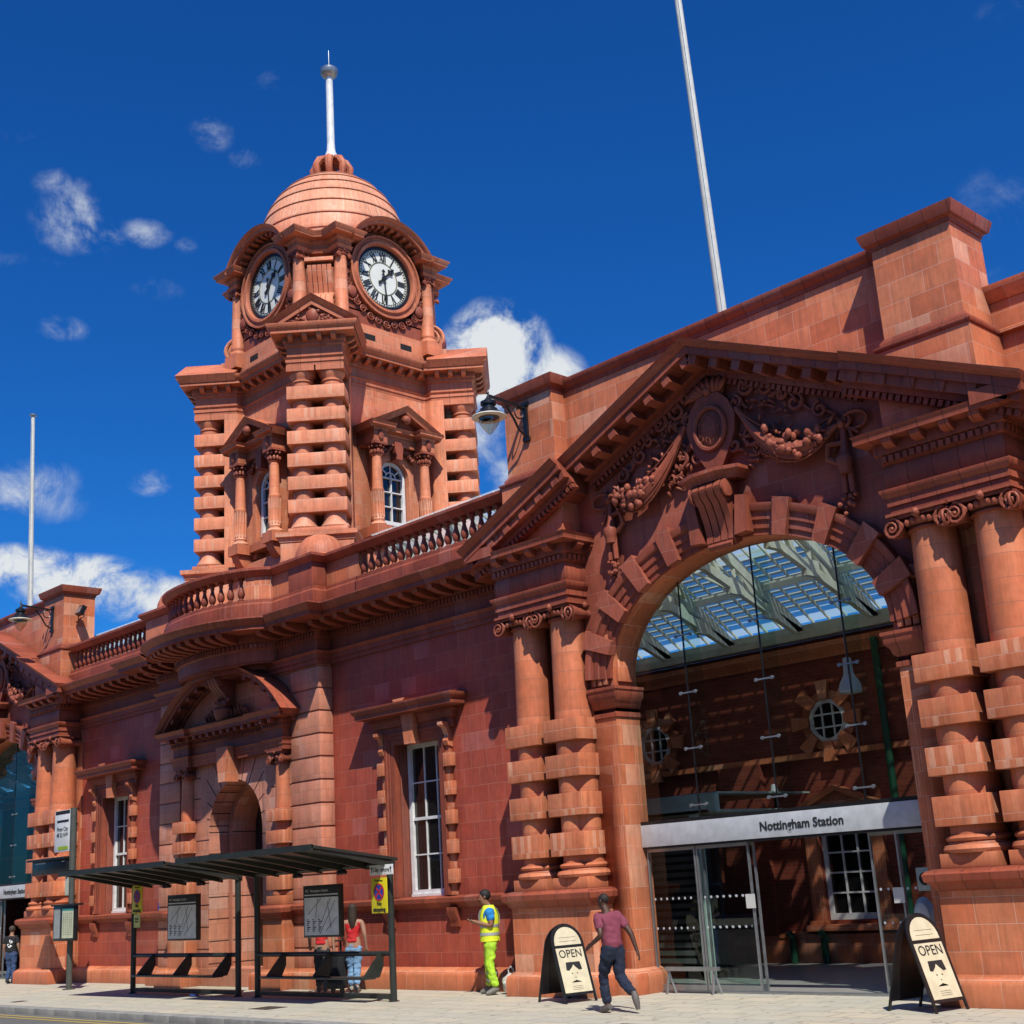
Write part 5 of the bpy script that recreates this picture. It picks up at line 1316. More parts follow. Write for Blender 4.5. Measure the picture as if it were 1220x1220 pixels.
# ------------------------------------------------------------------ street furniture
def shelter(x0, x1, dz, label, post_l, poster):
    Y0 = 15.66; S_ = empty('bus_shelter',((x0+x1)/2,Y0,0),label,'bus shelter','bus shelters on the pavement'); o_ = (x0+x1)/2
    a,b_ = x0-o_,x1-o_
    for x in (a,b_):
        m = MB(); m.tube([(x,0,0),(x,0,2.42)],.062,12); m.lathe([(.10,0),(.10,.015),(.062,.02)],(x,0,0),14); m.build('post',M['shelter'],S_)
    m = MB(); m.tube([(a,0,.82),(b_,0,.82)],.045,10); m.build('rail',M['shelter'],S_)
    m = MB(); m.box(a,b_,-.03,.03,.04,.12); m.build('bottom_rail',M['shelter'],S_)
    m = MB(); m.tube([(a-.1,0,2.40),(b_+.1,0,2.40)],.055,10); m.build('roof_beam',M['shelter'],S_)
    # roof panel tips up towards the road
    ya,za,yb,zb = .12,2.42+dz,-1.80,2.70+dz
    m = MB(); m.hexa([(a-.12,ya,za),(b_+.10,ya,za),(b_+.10,yb,zb),(a-.12,yb,zb)]+[(a-.12,ya,za+.05),(b_+.10,ya,za+.05),(b_+.10,yb,zb+.05),(a-.12,yb,zb+.05)]); m.build('roof',M['shelter'],S_)
    n = 7
    for i in range(n):
        x = a-.06+(b_-a+.10)*i/(n-1); m = MB(); m.prism([(ya-.06,za-.0),(ya-.06,za-.13),(yb+.1,zb-.045),(yb+.1,zb)],x-.035,x+.035,axis='x'); m.build('roof_rib',M['shelter'],S_)
    m = MB(); m.box(a-.12,b_+.10,yb-.03,yb+.03,zb-.05,zb+.06); m.build('roof_edge',M['shelter'],S_)
    for i in range(3):
        xa,xb = a+(b_-a)*i/3+.07, a+(b_-a)*(i+1)/3-.0-(.07 if i==2 else .006)
        m = MB(); m.box(xa,xb,-.006,.006,.13,2.32); m.build('glass_pane',M['shglass'],S_)
    for i in range(2):
        x = a+(b_-a)*(i+1)/3; m = MB()
        for s in (-.07,.07): m.lathe([(.04,-.05),(.04,.05)],(x+s,0,2.30),10,axis='y')
        m.build('glass_clip',M['black'],S_)
    # perch bench with triangular brackets
    for x in (a+1.0,(a+b_)/2+.35,b_-.28):
        m = MB(); m.prism([(-.0,.86),(-.06,.86),(-.44,.46),(-.44,.40),(-.10,.42),(0,.62)],x-.022,x+.022,axis='x'); m.build('bench_bracket',M['shelter'],S_)
    m = MB(); m.box(a+.75,b_-.22,-.46,-.22,.40,.44,bev=.01); m.build('bench_seat',M['shelter'],S_)
    # poster
    px0,px1 = poster[0]-o_,poster[1]-o_
    m = MB(); m.box(px0,px1,-.05,.05,1.13,2.10,bev=.006); f = m.build('poster_frame',M['shelter'],S_)
    for yy,s in ((-.053,1),):
        m = MB(); m.box(px0+.04,px1-.04,yy-.001,yy+.001,1.17,2.06); m.build('poster',simple('map_grey',rgb(.74,.75,.74),.4,bump=0),f)
        m = MB(); m.box(px0+.04,px1-.04,yy-.004,yy-.002,1.93,2.06); m.box(px0+.04,px1-.04,yy-.004,yy-.002,1.87,1.905)
        for c in range(3):
            for r in range(7): m.box(px0+.12+.19*c,px0+.12+.19*c+.05+.06*((r*7+c*3)%3)/2,yy-.004,yy-.002,1.24+.035*r,1.258+.035*r)
        for (u0,v0,u1,v1) in ((.55,1.2,1.05,1.8),(.6,1.4,.9,1.85),(.75,1.25,1.1,1.5),(.15,1.55,.6,1.85),(.4,1.5,.5,1.86),(.9,1.3,.8,1.8)):
            m.bar((px0+u0,yy-.003,v0),(px0+min(u1,px1-px0-.06),yy-.003,v1),.010,.002,up=(0,1,0))
        m.build('poster_print',M['ink'],f)
        text_mesh('poster_title','NC  Nottingham Station',.075,M['paper'],f,Matrix.Translation((px0+.46,yy-.006,1.995)) @ Matrix.Rotation(math.pi/2,4,'X'))
    return S_
SH1 = shelter(-29.22,-24.79,0,'left hand dark green bus shelter with glass back, map poster and sloping perch seat',0,(-27.61,-26.35))
SH2 = shelter(-24.07,-19.68,.022,'right hand dark green bus shelter with glass back, nearer the hi vis worker',0,(-22.36,-21.17))
yel = simple('yellow_sign_face',rgb(.72,.62,.02),.4,var=.04,bump=0); blu = simple('sign_blue',rgb(.03,.05,.30),.4,bump=0); red_ = simple('sign_red',rgb(.55,.03,.03),.4,bump=0)
RX = Matrix.Rotation(math.pi/2,4,'X')
def no_stopping(x,y,z,label,tail=True):
    s = empty('no_stopping_sign',(x,y,z),label,'sign')
    m = MB(); m.box(-.23,.23,-.008,.008,-.31,.31,bev=.004); m.build('plate',yel,s)
    m = MB(); m.lathe([(.13,-.012),(.001,-.0125)],(0,0,.06),28,axis='y'); m.build('blue_disc',blu,s)
    m = MB(); m.lathe([(.13,-.014),(.155,-.014),(.155,-.010),(.13,-.010)],(0,0,.06),28,axis='y',cap=False)
    for d in (1,-1): m.bar((-.085,-.015,.06-.085*d),(.085,-.015,.06+.085*d),.028,.003,up=(0,1,0))
    m.build('red_cross_ring',red_,s)
    text_mesh('lettering','No\nstopping',.105,M['ink'],s,Matrix.Translation((0,-.012,-.195)) @ RX,bold=.003)
    text_mesh('small_print','At any time',.05,M['ink'],s,Matrix.Translation((0,-.012,.265)) @ RX)
    if tail: m = MB(); m.box(-.14,.14,-.006,.006,-.62,-.325); m.build('lower_plate',simple('pale_yellow_sign',rgb(.62,.66,.22),.5,bump=0),s); text_mesh('small_print','Except\nbuses',.06,M['ink'],s,Matrix.Translation((0,-.01,-.46)) @ RX)
    m = MB(); m.box(-.03,.03,.01,.07,-.2,.2); m.build('bracket',M['steel'],s)
    return s
no_stopping(-28.78,15.50,2.06,'yellow no stopping sign with extra plate on the leftmost shelter post')
no_stopping(-19.80,15.50,1.84,'yellow no stopping sign below the white city centre sign',False)
s = empty('city_centre_sign',(-19.72,15.50,2.29),'small white city centre sign with walking arrows on right shelter post','sign')
m = MB(); m.box(-.34,.34,-.008,.008,-.09,.09,bev=.004); m.build('plate',M['white'],s)
text_mesh('lettering','City centre',.105,M['ink'],s,Matrix.Translation((0,-.012,0)) @ RX)
for sx in (-1,1):
    m = MB(); m.box(sx*.28-.008,sx*.28+.008,-.012,-.010,-.05,.03); m.prism([(sx*.28-.03,.015),(sx*.28+.03,.015),(sx*.28,.065)],-.012,-.010,axis='y'); m.build('arrow',M['ink'],s)
# bus stop
s = empty('bus_stop',(-33.07,15.97,0),'tall grey bus stop pole with white flag, dark display and timetable case','bus stop')
m = MB(); m.tube([(0,0,0),(0,0,2.9)],.075,14); m.tube([(0,0,2.9),(0,0,4.46)],.088,14); m.lathe([(.16,0),(.16,.02),(.09,.03)],seg=14); m.build('pole',M['bpole'],s)
m = MB(); m.box(-1.02,-.12,-.03,.03,3.38,4.44,bev=.01); f = m.build('flag',M['white'],s)
m = MB(); m.box(-.98,-.16,-.034,-.031,4.34,4.43); m.box(-.88,-.22,-.034,-.031,4.13,4.19); m.build('flag_print',M['ink'],f)
text_mesh('lettering','From City\n48 53 NW',.15,M['ink'],f,Matrix.Translation((-.56,-.036,3.88)) @ RX)
m = MB(); m.box(-.80,-.22,-.035,-.031,3.43,3.52); m.build('green_band',simple('lime_band',rgb(.35,.5,.03),.5,bump=0),f)
m = MB(); m.box(-2.15,-.10,-.10,.10,2.84,3.20,bev=.015); m.box(-2.28,-.06,-.20,.14,3.20,3.25); f = m.build('display',M['black'],s)
m = MB(); m.box(-1.95,-1.35,-.104,-.101,3.12,3.15); m.box(-.4,-.25,-.104,-.101,3.12,3.15); m.build('display_text',M['alu'],f)
m = MB(); m.box(-.32,-.10,-.03,.03,2.28,2.76); m.build('card',simple('pale_card',rgb(.5,.52,.4),.5,bump=0),s)
m = MB(); m.box(-.58,.62,-.20,-.10,1.17,2.02,bev=.012); m.box(-.64,.68,-.24,.0,2.02,2.07); f = m.build('timetable_case',M['black'],s)
m = MB(); m.box(-.52,-.18,-.205,-.202,1.24,1.96); m.build('timetable',simple('grey_sheet',rgb(.33,.35,.34),.4,bump=0),f)
m = MB(); m.box(-.06,.55,-.205,-.202,1.24,1.90); m.build('timetable',simple('cream_sheet',rgb(.60,.62,.42),.4,bump=0),f)
m = MB(); m.box(-.06,.55,-.206,-.202,1.90,1.96); m.build('timetable_header',simple('teal_band',rgb(.05,.3,.26),.4,bump=0),f)
m = MB()
for c in range(5):
    for r in range(11): m.box(.0+.105*c,.06+.105*c,-.2065,-.2055,1.32+.05*r,1.345+.05*r)
m.build('timetable_print',simple('grey_print',rgb(.3,.32,.22),.6,bump=0),f)
# A boards
cream_b = simple('cream_board',rgb(.66,.58,.40),.5,var=.12,bump=0)
def a_board(x, y, label, rz=0):
    s = empty('pavement_board',(x,y,0),label,'sign board','open pavement boards',rotz=rz)
    Hh,wd,sp = 1.22,.315,.40
    # front panel leans back from x=+sp at the foot to 0 at the top (faces +x)
    def arch_pts(w_, h0, h1): return [(-w_,h0),(w_,h0),(w_,h1-w_)]+[(w_*math.cos(math.pi*i/14),h1-w_+w_*math.sin(math.pi*i/14)) for i in range(1,14)]+[(-w_,h1-w_)]
    for sx,nm in ((1,'front_panel'),(-1,'rear_panel')):
        sh = Matrix(((1,0,-sx*sp/Hh,sx*sp),(0,1,0,0),(0,0,1,0),(0,0,0,1)))
        m = MB(); m.M = sh; m.prism(arch_pts(wd,.12,Hh),-.012,.012,axis='x')
        for yy in (-wd+.02,wd-.02): m.box(-.014,.014,yy-.018,yy+.018,0,.2)
        o = m.build(nm,M['black'],s)
        if sx == 1:
            m = MB(); m.M = sh; m.prism([(-wd+.05,.16),(wd-.05,.16),(wd-.05,.84),(-wd+.05,.84)],.0135,.016,axis='x')
            w2 = wd-.055; m.prism([(-w2,.885),(w2,.885)]+[(w2*math.cos(math.pi*i/14),.905+w2*math.sin(math.pi*i/14)) for i in range(0,15)],.0135,.016,axis='x'); m.build('poster',cream_b,o)
            # fringe, eyes and moustache drawing, lettering
            m = MB(); m.M = sh; e0,e1 = .017,.018
            m.prism([(-.13,.62),(-.15,.50),(-.10,.49),(-.03,.54),(.0,.58),(.04,.54),(.10,.49),(.16,.50),(.14,.62)],e0,e1,axis='x')
            for yy in (-.05,.05): m.prism([(yy-.012,.44),(yy+.012,.44),(yy+.012,.455),(yy-.012,.455)],e0,e1,axis='x')
            m.prism([(-.10,.31),(0,.345),(.10,.31),(.05,.33),(0,.325),(-.05,.33)],e0,e1,axis='x')
            m.prism([(-.012,.38),(.012,.38),(.012,.39),(-.012,.39)],e0,e1,axis='x')
            for k in range(2): m.prism([(-.17,1.0-.06*k),(.17,1.0-.06*k),(.17,1.004-.06*k),(-.17,1.004-.06*k)],e0,e1,axis='x')
            for k in range(3): m.prism([(-.10,.25-.025*k),(.10,.25-.025*k),(.10,.254-.025*k),(-.10,.254-.025*k)],e0,e1,axis='x')
            m.build('face_drawing',M['ink'],o)
            ang = math.atan(sp/Hh)
            T_ = sh @ Matrix.Translation((.019,0,.745)) @ Matrix.Rotation(math.pi/2,4,'Z') @ RX
            text_mesh('lettering','OPEN',.175,M['ink'],o,T_)
            text_mesh('small_lettering','BARBERS' if False else 'open today',.05,M['ink'],o,sh @ Matrix.Translation((.019,0,.965)) @ Matrix.Rotation(math.pi/2,4,'Z') @ RX) if False else None
    return s
a_board(-16.02,16.36,'black open board with cream poster and moustache drawing, behind the walking man',R(-12))
a_board(-9.58,16.50,'black open board with cream poster and moustache drawing, at the right doorway pier',R(-12))
# bracket lamps
opal = glass_mat('frosted_lamp_glass',(.75,.72,.62,1),.3)
def bracket_lamp(x, y, z, label):
    s = empty('bracket_lamp',(x,y,z),label,'lamp','old iron bracket lamps')
    m = MB(); m.box(-.05,.05,-.05,-.0,-.68,.06); m.bar((0,-.03,-.02),(0,-1.0,.03),.05,.05)
    m.tube([(0,-.04,-.60),(0,-.22,-.50),(0,-.36,-.28),(0,-.55,-.05)],.025,6)
    m.tube([(0,-.20+.11*math.cos(t),-.16+.11*math.sin(t)) for t in [2*math.pi*i/14 for i in range(14)]],.016,5,closed=True)
    m.box(-.08,.08,-.06,-.0,.02,.09); m.box(-.08,.08,-.06,-.0,-.70,-.62); m.build('bracket',M['black'],s)
    m = MB(); m.lathe([(.001,.20),(.015,.12),(.03,.08),(.015,.05),(.03,.0),(.06,-.04),(.08,-.06),(.15,-.10),(.15,-.16),(.12,-.18),(.12,-.22),(.17,-.25),(.17,-.28),(.30,-.38),(.31,-.40),(.15,-.36)],(0,-1.0,0),20); m.build('hood',M['black'],s)
    m = MB(); m.lathe([(.33,-.395),(.335,-.41),(.30,-.43),(.20,-.42)],(0,-1.0,0),20,cap=False); m.build('reflector',M['cream'],s)
    m = MB(); m.lathe([(.19,-.40),(.20,-.48),(.16,-.58),(.09,-.68),(.03,-.74),(.001,-.76)],(0,-1.0,0),18,cap=False); m.build('globe',opal,s)
    return s
bracket_lamp(-16.87,17.17,10.78,'black iron bracket lamp with clear globe on the attic pier beside the pediment')
bracket_lamp(-37.30,17.17,10.62,'black iron bracket lamp on the attic pier at the left edge')
m = MB(); m.box(-.16,.16,-.08,.06,-.14,.14,bev=.015); m.bm.transform(Matrix.Rotation(R(-25),4,'X')); fl = m.build('floodlight',M['black']); fl.location = (-36.25,17.55,10.42); tag(fl,'small black floodlight on the side of the left attic pier','floodlight')
m = MB(); m.box(-.12,.12,-.002,.002,-.1,.1); m.bm.transform(Matrix.Translation((0,-.075,.03)) @ Matrix.Rotation(R(-25),4,'X')); m.build('lens',M['steel'],fl)
m = MB(); m.tube([(-.18,0,0),(-.18,0,-.22),(.18,0,-.22),(.18,0,0)],.015,6); m.tube([(-.0,0,-.22),(-.3,0,-.3)],.02,6); m.build('bracket',M['black'],fl)
# flagpoles
def flagpole(b, t, r0, r1, label, cap=False):
    b = Vector(b); t = Vector(t); m = MB(); L = (t-b).length; m.tube([(0,0,0),(t-b)],[r0,r1],12); o = m.build('flagpole',M['pole']); o.location = b; tag(o,label,'flagpole')
    m = MB(); m.tube([(.12,-.12,.2),(t-b)*.98+Vector((.10,-.10,0))],.007,4); m.build('halyard',M['alu'],o)
    if cap: m = MB(); m.lathe([(.13,0),(.13,.06),(.02,.08)],(t-b),12); m.build('cap',M['steel'],o)
flagpole((-13.27,19.0,9.8),(-13.66,19.0,22.0),.10,.062,'long cream flagpole rising out of the frame behind the attic wall')
flagpole((-45.2,20.0,9.8),(-45.76,20.0,19.95),.11,.07,'cream flagpole with flat cap above the left attic',True)
# litter and bag
m = MB(); m.tube([(-.09,0,.035),(.09,.03,.035)],.033,10); o = m.build('drinks_can',simple('blue_can',rgb(.03,.08,.3),.3,metal=.4)); o.location = (-26.05,15.35,0); tag(o,'crushed blue drinks can lying on the pavement before the shelter','can')
m = MB(); m.lathe([(.035,0),(.035,.2),(.013,.25),(.013,.28)],seg=10); o = m.build('bottle',simple('blue_bottle',rgb(.02,.05,.25),.2)); o.location = (-31.55,17.6,1.75); tag(o,'small blue bottle left on the sill course beside the portal','bottle')
m = MB(); m.sphere((0,0,.17),.2,14,9,sc_=(1,.8,.9)); m.sphere((.1,.03,.13),.15,12,8,sc_=(1,.9,.85))
for v in m.bm.verts: v.co += Vector((rnd.uniform(-.018,.018),rnd.uniform(-.018,.018),rnd.uniform(-.018,.018)))
m.tube([(-.05,0,.3),(-.07,0,.42),(0,0,.47),(.07,0,.42),(.05,0,.3)],.012,5)
o = m.build('carrier_bag',simple('white_polythene',rgb(.62,.6,.55),.35)); o.location = (-18.22,17.2,0); tag(o,'crumpled white carrier bag on the ground beside the worker','bag')
m = MB(); m.box(-.2,.2,-.13,.13,.08,.72,bev=.04); m.box(-.14,-.12,-.02,.02,.72,1.0); m.box(.12,.14,-.02,.02,.72,1.0); m.box(-.14,.14,-.02,.02,.98,1.01)
for s in (-1,1): m.lathe([(.05,-.02),(.05,.02)],(s*.15,0,.05),10,axis='x')
o = m.build('suitcase',simple('black_fabric_case',rgb(.015,.015,.018),.7)); o.location = (-22.85,16.75,0); tag(o,'black upright suitcase standing between the two women in red','suitcase')

for i,(x,y,w_,l_,lb) in enumerate(((-21.5,14.2,.6,.45,'rectangular iron inspection cover set in the paving before the right bus shelter'),(-12.6,13.9,.45,.45,'square iron inspection cover set in the paving before the doorway'),(-30.6,13.6,.3,.3,'small iron cover set in the paving near the bus stop pole'))):
    m = MB(); m.box(-w_/2,w_/2,-l_/2,l_/2,0,.006); m.box(-w_/2+.03,w_/2-.03,-l_/2+.03,l_/2-.03,.006,.009); o = m.build('inspection_cover',simple('rusty_iron',rgb(.10,.075,.06),.6,metal=.4,var=.3)); o.location = (x,y,0); tag(o,lb,'inspection cover')
# ------------------------------------------------------------------ people
from mathutils import noise as mn
def skin(name, V, E, mat, parent, sub=2, extra=None, loc=None, wr=0):
    me = bpy.data.meshes.new(name+'_s'); me.from_pydata([Vector(v[:3]) for v in V],E,[])
    o = bpy.data.objects.new(name+'_s',me); COL.objects.link(o)
    md = o.modifiers.new('k','SKIN'); md.use_smooth_shade = True
    for i,v in enumerate(V):
        r_ = v[3]; r_ = r_ if hasattr(r_,'__len__') else (r_,r_); me.skin_vertices[0].data[i].radius = r_
    me.skin_vertices[0].data[0].use_root = True
    sb = o.modifiers.new('s','SUBSURF'); sb.levels = sub; sb.render_levels = sub
    dg = bpy.context.evaluated_depsgraph_get(); res = bpy.data.meshes.new_from_object(o.evaluated_get(dg))
    bpy.data.objects.remove(o)
    if wr:
        for v in res.vertices:
            c = v.co; v.co = c + v.normal*(mn.noise(Vector((c.x*9,c.y*9,c.z*14)))*wr + mn.noise(Vector((c.x*22,c.y*22,c.z*30+5)))*wr*.5)
    res.materials.clear()
    for m_ in (mat if isinstance(mat,list) else [mat]): res.materials.append(m_)
    if extra:
        bm = bmesh.new(); bm.from_mesh(res); mb = MB(); mb.bm.free(); mb.bm = bm; extra(mb); bm.to_mesh(res); bm.free()
    res.shade_smooth()
    ob = bpy.data.objects.new(name,res); COL.objects.link(ob); ob.parent = parent; return ob
def person(loc, rz, scale, label, J, skin_c, hair_c, top_c, leg_c, shoe_c, top='tshirt', hair='short', female=False):
    """J: joint positions, facing -y, x = person's left is +x"""
    P_ = empty('person',loc,label,'person',rotz=rz); P_.scale = (scale,)*3
    sk = simple('skin',skin_c,.55,var=.05,bump=0)
    g_ = lambda k: Vector(J[k])
    V=[];E=[]
    def add(p,r): V.append((p[0],p[1],p[2],r)); return len(V)-1
    pel = add(g_('pelvis'),.12); wa = add(g_('waist'),(.125,.10)); ch = add(g_('chest'),(.15,.11)); nb = add(g_('neckb'),(.075,.07)); nk = add(g_('neck'),.055)
    hd = g_('head'); hf = Vector(J.get('face',(0,-1,0))).normalized()
    h1 = add(hd+Vector((0,0,-.055))+hf*.015,(.07,.08)); h2 = add(hd+Vector((0,0,.02)),(.078,.095)); h3 = add(hd+Vector((0,0,.085))-hf*.01,(.062,.075))
    E += [(pel,wa),(wa,ch),(ch,nb),(nb,nk),(nk,h1),(h1,h2),(h2,h3)]
    for s in ('l','r'):
        sh = add(g_('sh_'+s),.062); el = add(g_('el_'+s),.043); wr = add(g_('wr_'+s),.028); E += [(ch,sh),(sh,el),(el,wr)]
        hp = add(g_('hip_'+s),.10); kn = add(g_('kn_'+s),.06); an = add(g_('an_'+s),.042); E += [(pel,hp),(hp,kn),(kn,an)]
        t = g_('toe_'+s); f_ = add(t,.032); E.append((an,f_))
        # hand: palm and five fingers
        d = (g_('wr_'+s)-g_('el_'+s)).normalized(); curl = Vector(J.get('curl_'+s,(0,-.6,-.3))); side = d.cross(curl).normalized()
        pm = add(g_('wr_'+s)+d*.07,(.036,.022)); E.append((wr,pm))
        for k in range(4):
            b0 = g_('wr_'+s)+d*.095+side*(.014*(k-1.5)*1.4); l_ = (.07,.08,.076,.06)[k]
            a1 = add(b0,.010); a2 = add(b0+d*l_*.55+curl*.012,.0095); a3 = add(b0+d*l_*.75+curl*l_*.55,.008); E += [(pm,a1),(a1,a2),(a2,a3)]
        t1 = add(g_('wr_'+s)+d*.045-side*.035+curl*.01,.012); t2 = add(g_('wr_'+s)+d*.085-side*.05+curl*.03,.010); E += [(pm,t1),(t1,t2)]
    def face(mb):
        c = hd+Vector((0,0,.01)); sd = hf.cross(Vector((0,0,1))).normalized()
        mb.tube([c+hf*.085+Vector((0,0,.02)),c+hf*.112+Vector((0,0,-.012)),c+hf*.09+Vector((0,0,-.022))],[.010,.017,.010],6)
        for q in (-1,1):
            mb.sphere(c+sd*q*.082+Vector((0,0,-.0))-hf*.005,.026,8,6,sc_=(.6,.8,1.2)); mb.sphere(c+hf*.083+sd*q*.032+Vector((0,0,.022)),.011,6,5,mi=1)
        mb.tube([c+hf*.086+sd*-.025+Vector((0,0,-.05)),c+hf*.094+Vector((0,0,-.05)),c+hf*.086+sd*.025+Vector((0,0,-.05))],.007,5,mi=1)
    skin('body',[(a,b,c,(tuple(q*1.06 for q in r) if hasattr(r,'__len__') else r*(1.12 if r>.02 else 1))) for a,b,c,r in V],E,[sk,M['ink']],P_,2,face)
    # hair
    hm = simple('hair',hair_c,.7,var=.3,scale=60,bump=.4); m = MB()
    if hair != 'bald':
        m.M = Matrix.Translation(hd+Vector((0,0,.035))-hf*.018); m.sphere((0,0,0),.106,16,10,sc_=(.92,1.02,.98))
        if hair == 'long':
            m.M = Matrix.Translation(hd-hf*.05); m.tube([(0,0,.06),(0,0,-.08),(-hf.x*.03,-hf.y*.03,-.22),(-hf.x*.04,-hf.y*.04,-.36)],[.095,.10,.095,.05],10)
        m.M=None
        bm = m.bm
        for v in list(bm.verts):   # keep the face clear
            r_ = v.co-hd
            if r_.dot(hf) > .035 and r_.z < .055: v.co -= hf*(r_.dot(hf)-.03)
    else:
        m.sphere(hd+Vector((0,0,.045))-hf*.012,.098,14,9,sc_=(.85,.98,.86))
    m.build('hair',hm,P_)
    # clothes
    V=[];E=[]; k=1.0
    fem = 1 if female else 0; kk_ = 1.18
    bb = add(g_('pelvis')+Vector((0,0,(-.07 if not fem else -.01))),(.158*kk_,.128*kk_) if not fem else (.140*kk_,.120*kk_)); b0 = add(g_('pelvis')+Vector((0,0,.05 if not fem else .10)),(.152*kk_,.125*kk_) if not fem else (.122*kk_,.105*kk_)); b1 = add(g_('waist')+Vector((0,0,.04)),(.152*kk_,.125*kk_) if not fem else (.118*kk_,.10*kk_)); b2 = add(g_('chest')+Vector((0,0,.01)),(.178*kk_,.132*kk_) if not fem else (.142*kk_,.118*kk_)); b3 = add(g_('neckb')-Vector((0,0,.02)),(.10,.08)); E += [(bb,b0),(b0,b1),(b1,b2),(b2,b3)]
    for s in ('l','r'):
        sh = add(g_('sh_'+s),.088 if top!='tank' else .052); E.append((b2,sh))
        if top != 'tank':
            e_ = g_('sh_'+s).lerp(g_('el_'+s),.72); el = add(e_,.076); E.append((sh,el))
    tc = top_c if not isinstance(top_c,tuple) else simple('shirt_cloth',top_c,.85,var=.12,scale=12)
    tp = skin('shirt',V,E,tc,P_,3,wr=.018)
    V=[];E=[]; p0 = add(g_('pelvis')+Vector((0,0,.10 if not female else .05)),(.160,.130) if not female else (.120,.10)); pm_ = add(g_('pelvis')+Vector((0,0,.01)),(.178,.145) if not female else (.155,.13)); E=[(p0,pm_)]
    for s in ('l','r'):
        hp = add(g_('hip_'+s)+Vector((0,0,-.06)),(.118,.128)); kn = add(g_('kn_'+s),.086); md = add(g_('kn_'+s).lerp(g_('an_'+s),.5),.082); an = add(g_('an_'+s)+(g_('kn_'+s)-g_('an_'+s))*.06,.072); E += [(pm_,hp),(hp,kn),(kn,md),(md,an)]
    lc = leg_c if not isinstance(leg_c,tuple) else simple('trouser_cloth',leg_c,.85,var=.25,scale=9)
    skin('trousers',V,E,lc,P_,3,wr=.022)
    for s in ('l','r'):
        a,t = g_('an_'+s),g_('toe_'+s); d = (t-a); m = MB()
        fw = Vector((d.x,d.y,0)).normalized() if abs(d.x)+abs(d.y) > .02 else hf
        heel = a-d.normalized()*.0; pts = [a+Vector((0,0,.02)), a.lerp(t,.0)+Vector((0,0,-.03)), a.lerp(t,.55)+Vector((0,0,-.005)), t]
        m.tube([a-d*.28-Vector((0,0,.01)),a+d*.1,a.lerp(t,.6),t+d*.10],[.040,.056,.050,.032],10); m.build('shoe',simple('shoe',shoe_c,.6),P_)
    return P_
def jj(**k):
    J = dict(pelvis=(0,0,.98),waist=(0,-.01,1.12),chest=(0,0,1.32),neckb=(0,.01,1.47),neck=(0,0,1.53),head=(0,-.02,1.66),
        sh_l=(.19,0,1.42),el_l=(.25,.02,1.14),wr_l=(.26,-.08,.90),sh_r=(-.19,0,1.42),el_r=(-.25,.02,1.14),wr_r=(-.26,-.08,.90),
        hip_l=(.09,0,.92),kn_l=(.10,-.02,.50),an_l=(.10,.02,.09),toe_l=(.12,-.15,.035),hip_r=(-.09,0,.92),kn_r=(-.10,-.02,.50),an_r=(-.10,.02,.09),toe_r=(-.12,-.15,.035))
    J.update(k); return J
def face_dir(fx, fy): return math.atan2(fy, fx)+math.pi/2
# walking man in the plum T-shirt
person((-13.88,15.20,0), face_dir(-1,.22), .955, 'bald man in plum T-shirt and dark jeans striding past the open board',
   jj(head=(-.0,-.16,1.64),neck=(0,-.11,1.52),neckb=(0,-.08,1.46),chest=(0,-.06,1.31),waist=(0,-.03,1.12),sh_l=(.20,-.06,1.41),sh_r=(-.20,-.06,1.41),kn_l=(.09,-.20,.52),an_l=(.09,-.10,.09),toe_l=(.10,-.27,.035),kn_r=(-.09,.02,.50),an_r=(-.09,.36,.27),toe_r=(-.09,.42,.08),
      el_l=(.27,.10,1.15),wr_l=(.30,-.14,1.02),curl_l=(-.3,-.5,-.4),el_r=(-.27,.14,1.15),wr_r=(-.30,.22,.90),curl_r=(.3,-.3,-.3),face=(.35,-1,0)),
   rgb(.075,.03,.018), rgb(.02,.012,.01), rgb(.22,.045,.075), rgb(.010,.016,.038), rgb(.13,.11,.10), hair='bald')
# worker in hi-vis
hv = simple('hi_vis_green',rgb(.40,.66,.03),.75,var=.4,scale=7)
W1 = person((-18.62,17.10,0), face_dir(-.62,-.80), 1.02, 'worker in yellow hi vis vest and trousers reading a phone against the wall',
   jj(head=(0,-.07,1.655),neck=(0,-.03,1.53),face=(0,-1,-.45),el_l=(.23,.02,1.16),wr_l=(.06,-.24,1.24),curl_l=(-.2,-.1,.6),el_r=(-.23,.02,1.16),wr_r=(-.06,-.26,1.24),curl_r=(.2,-.1,.6),
      kn_l=(.14,-.04,.50),an_l=(.18,.04,.09),toe_l=(.24,-.12,.035),kn_r=(-.13,-.04,.50),an_r=(-.15,-.02,.09),toe_r=(-.2,-.18,.035)),
   rgb(.30,.14,.08), rgb(.012,.01,.01), rgb(.02,.22,.55), hv, rgb(.16,.15,.13))
vest = MB()
def vring(z0,z1,rx,ry,mb,mi=0,n=20):
    for i in range(n):
        a,b_ = 2*math.pi*i/n,2*math.pi*(i+1)/n
        mb.poly([(rx[0]*math.cos(a),ry[0]*math.sin(a),z0),(rx[0]*math.cos(b_),ry[0]*math.sin(b_),z0),(rx[1]*math.cos(b_),ry[1]*math.sin(b_),z1),(rx[1]*math.cos(a),ry[1]*math.sin(a),z1)],mi)
vring(.90,1.12,(.20,.20),(.18,.17),vest); vring(1.12,1.34,(.20,.215),(.17,.175),vest); vring(1.34,1.46,(.215,.20),(.175,.13),vest); vring(1.46,1.52,(.20,.12),(.13,.09),vest)
vest.build('vest',simple('hi_vis_yellow',rgb(.78,.86,.03),.7,var=.1,scale=10),W1,weld=True)
vb = MB(); vring(1.00,1.05,(.204,.204),(.184,.182),vb); vring(1.14,1.19,(.206,.208),(.176,.178),vb)
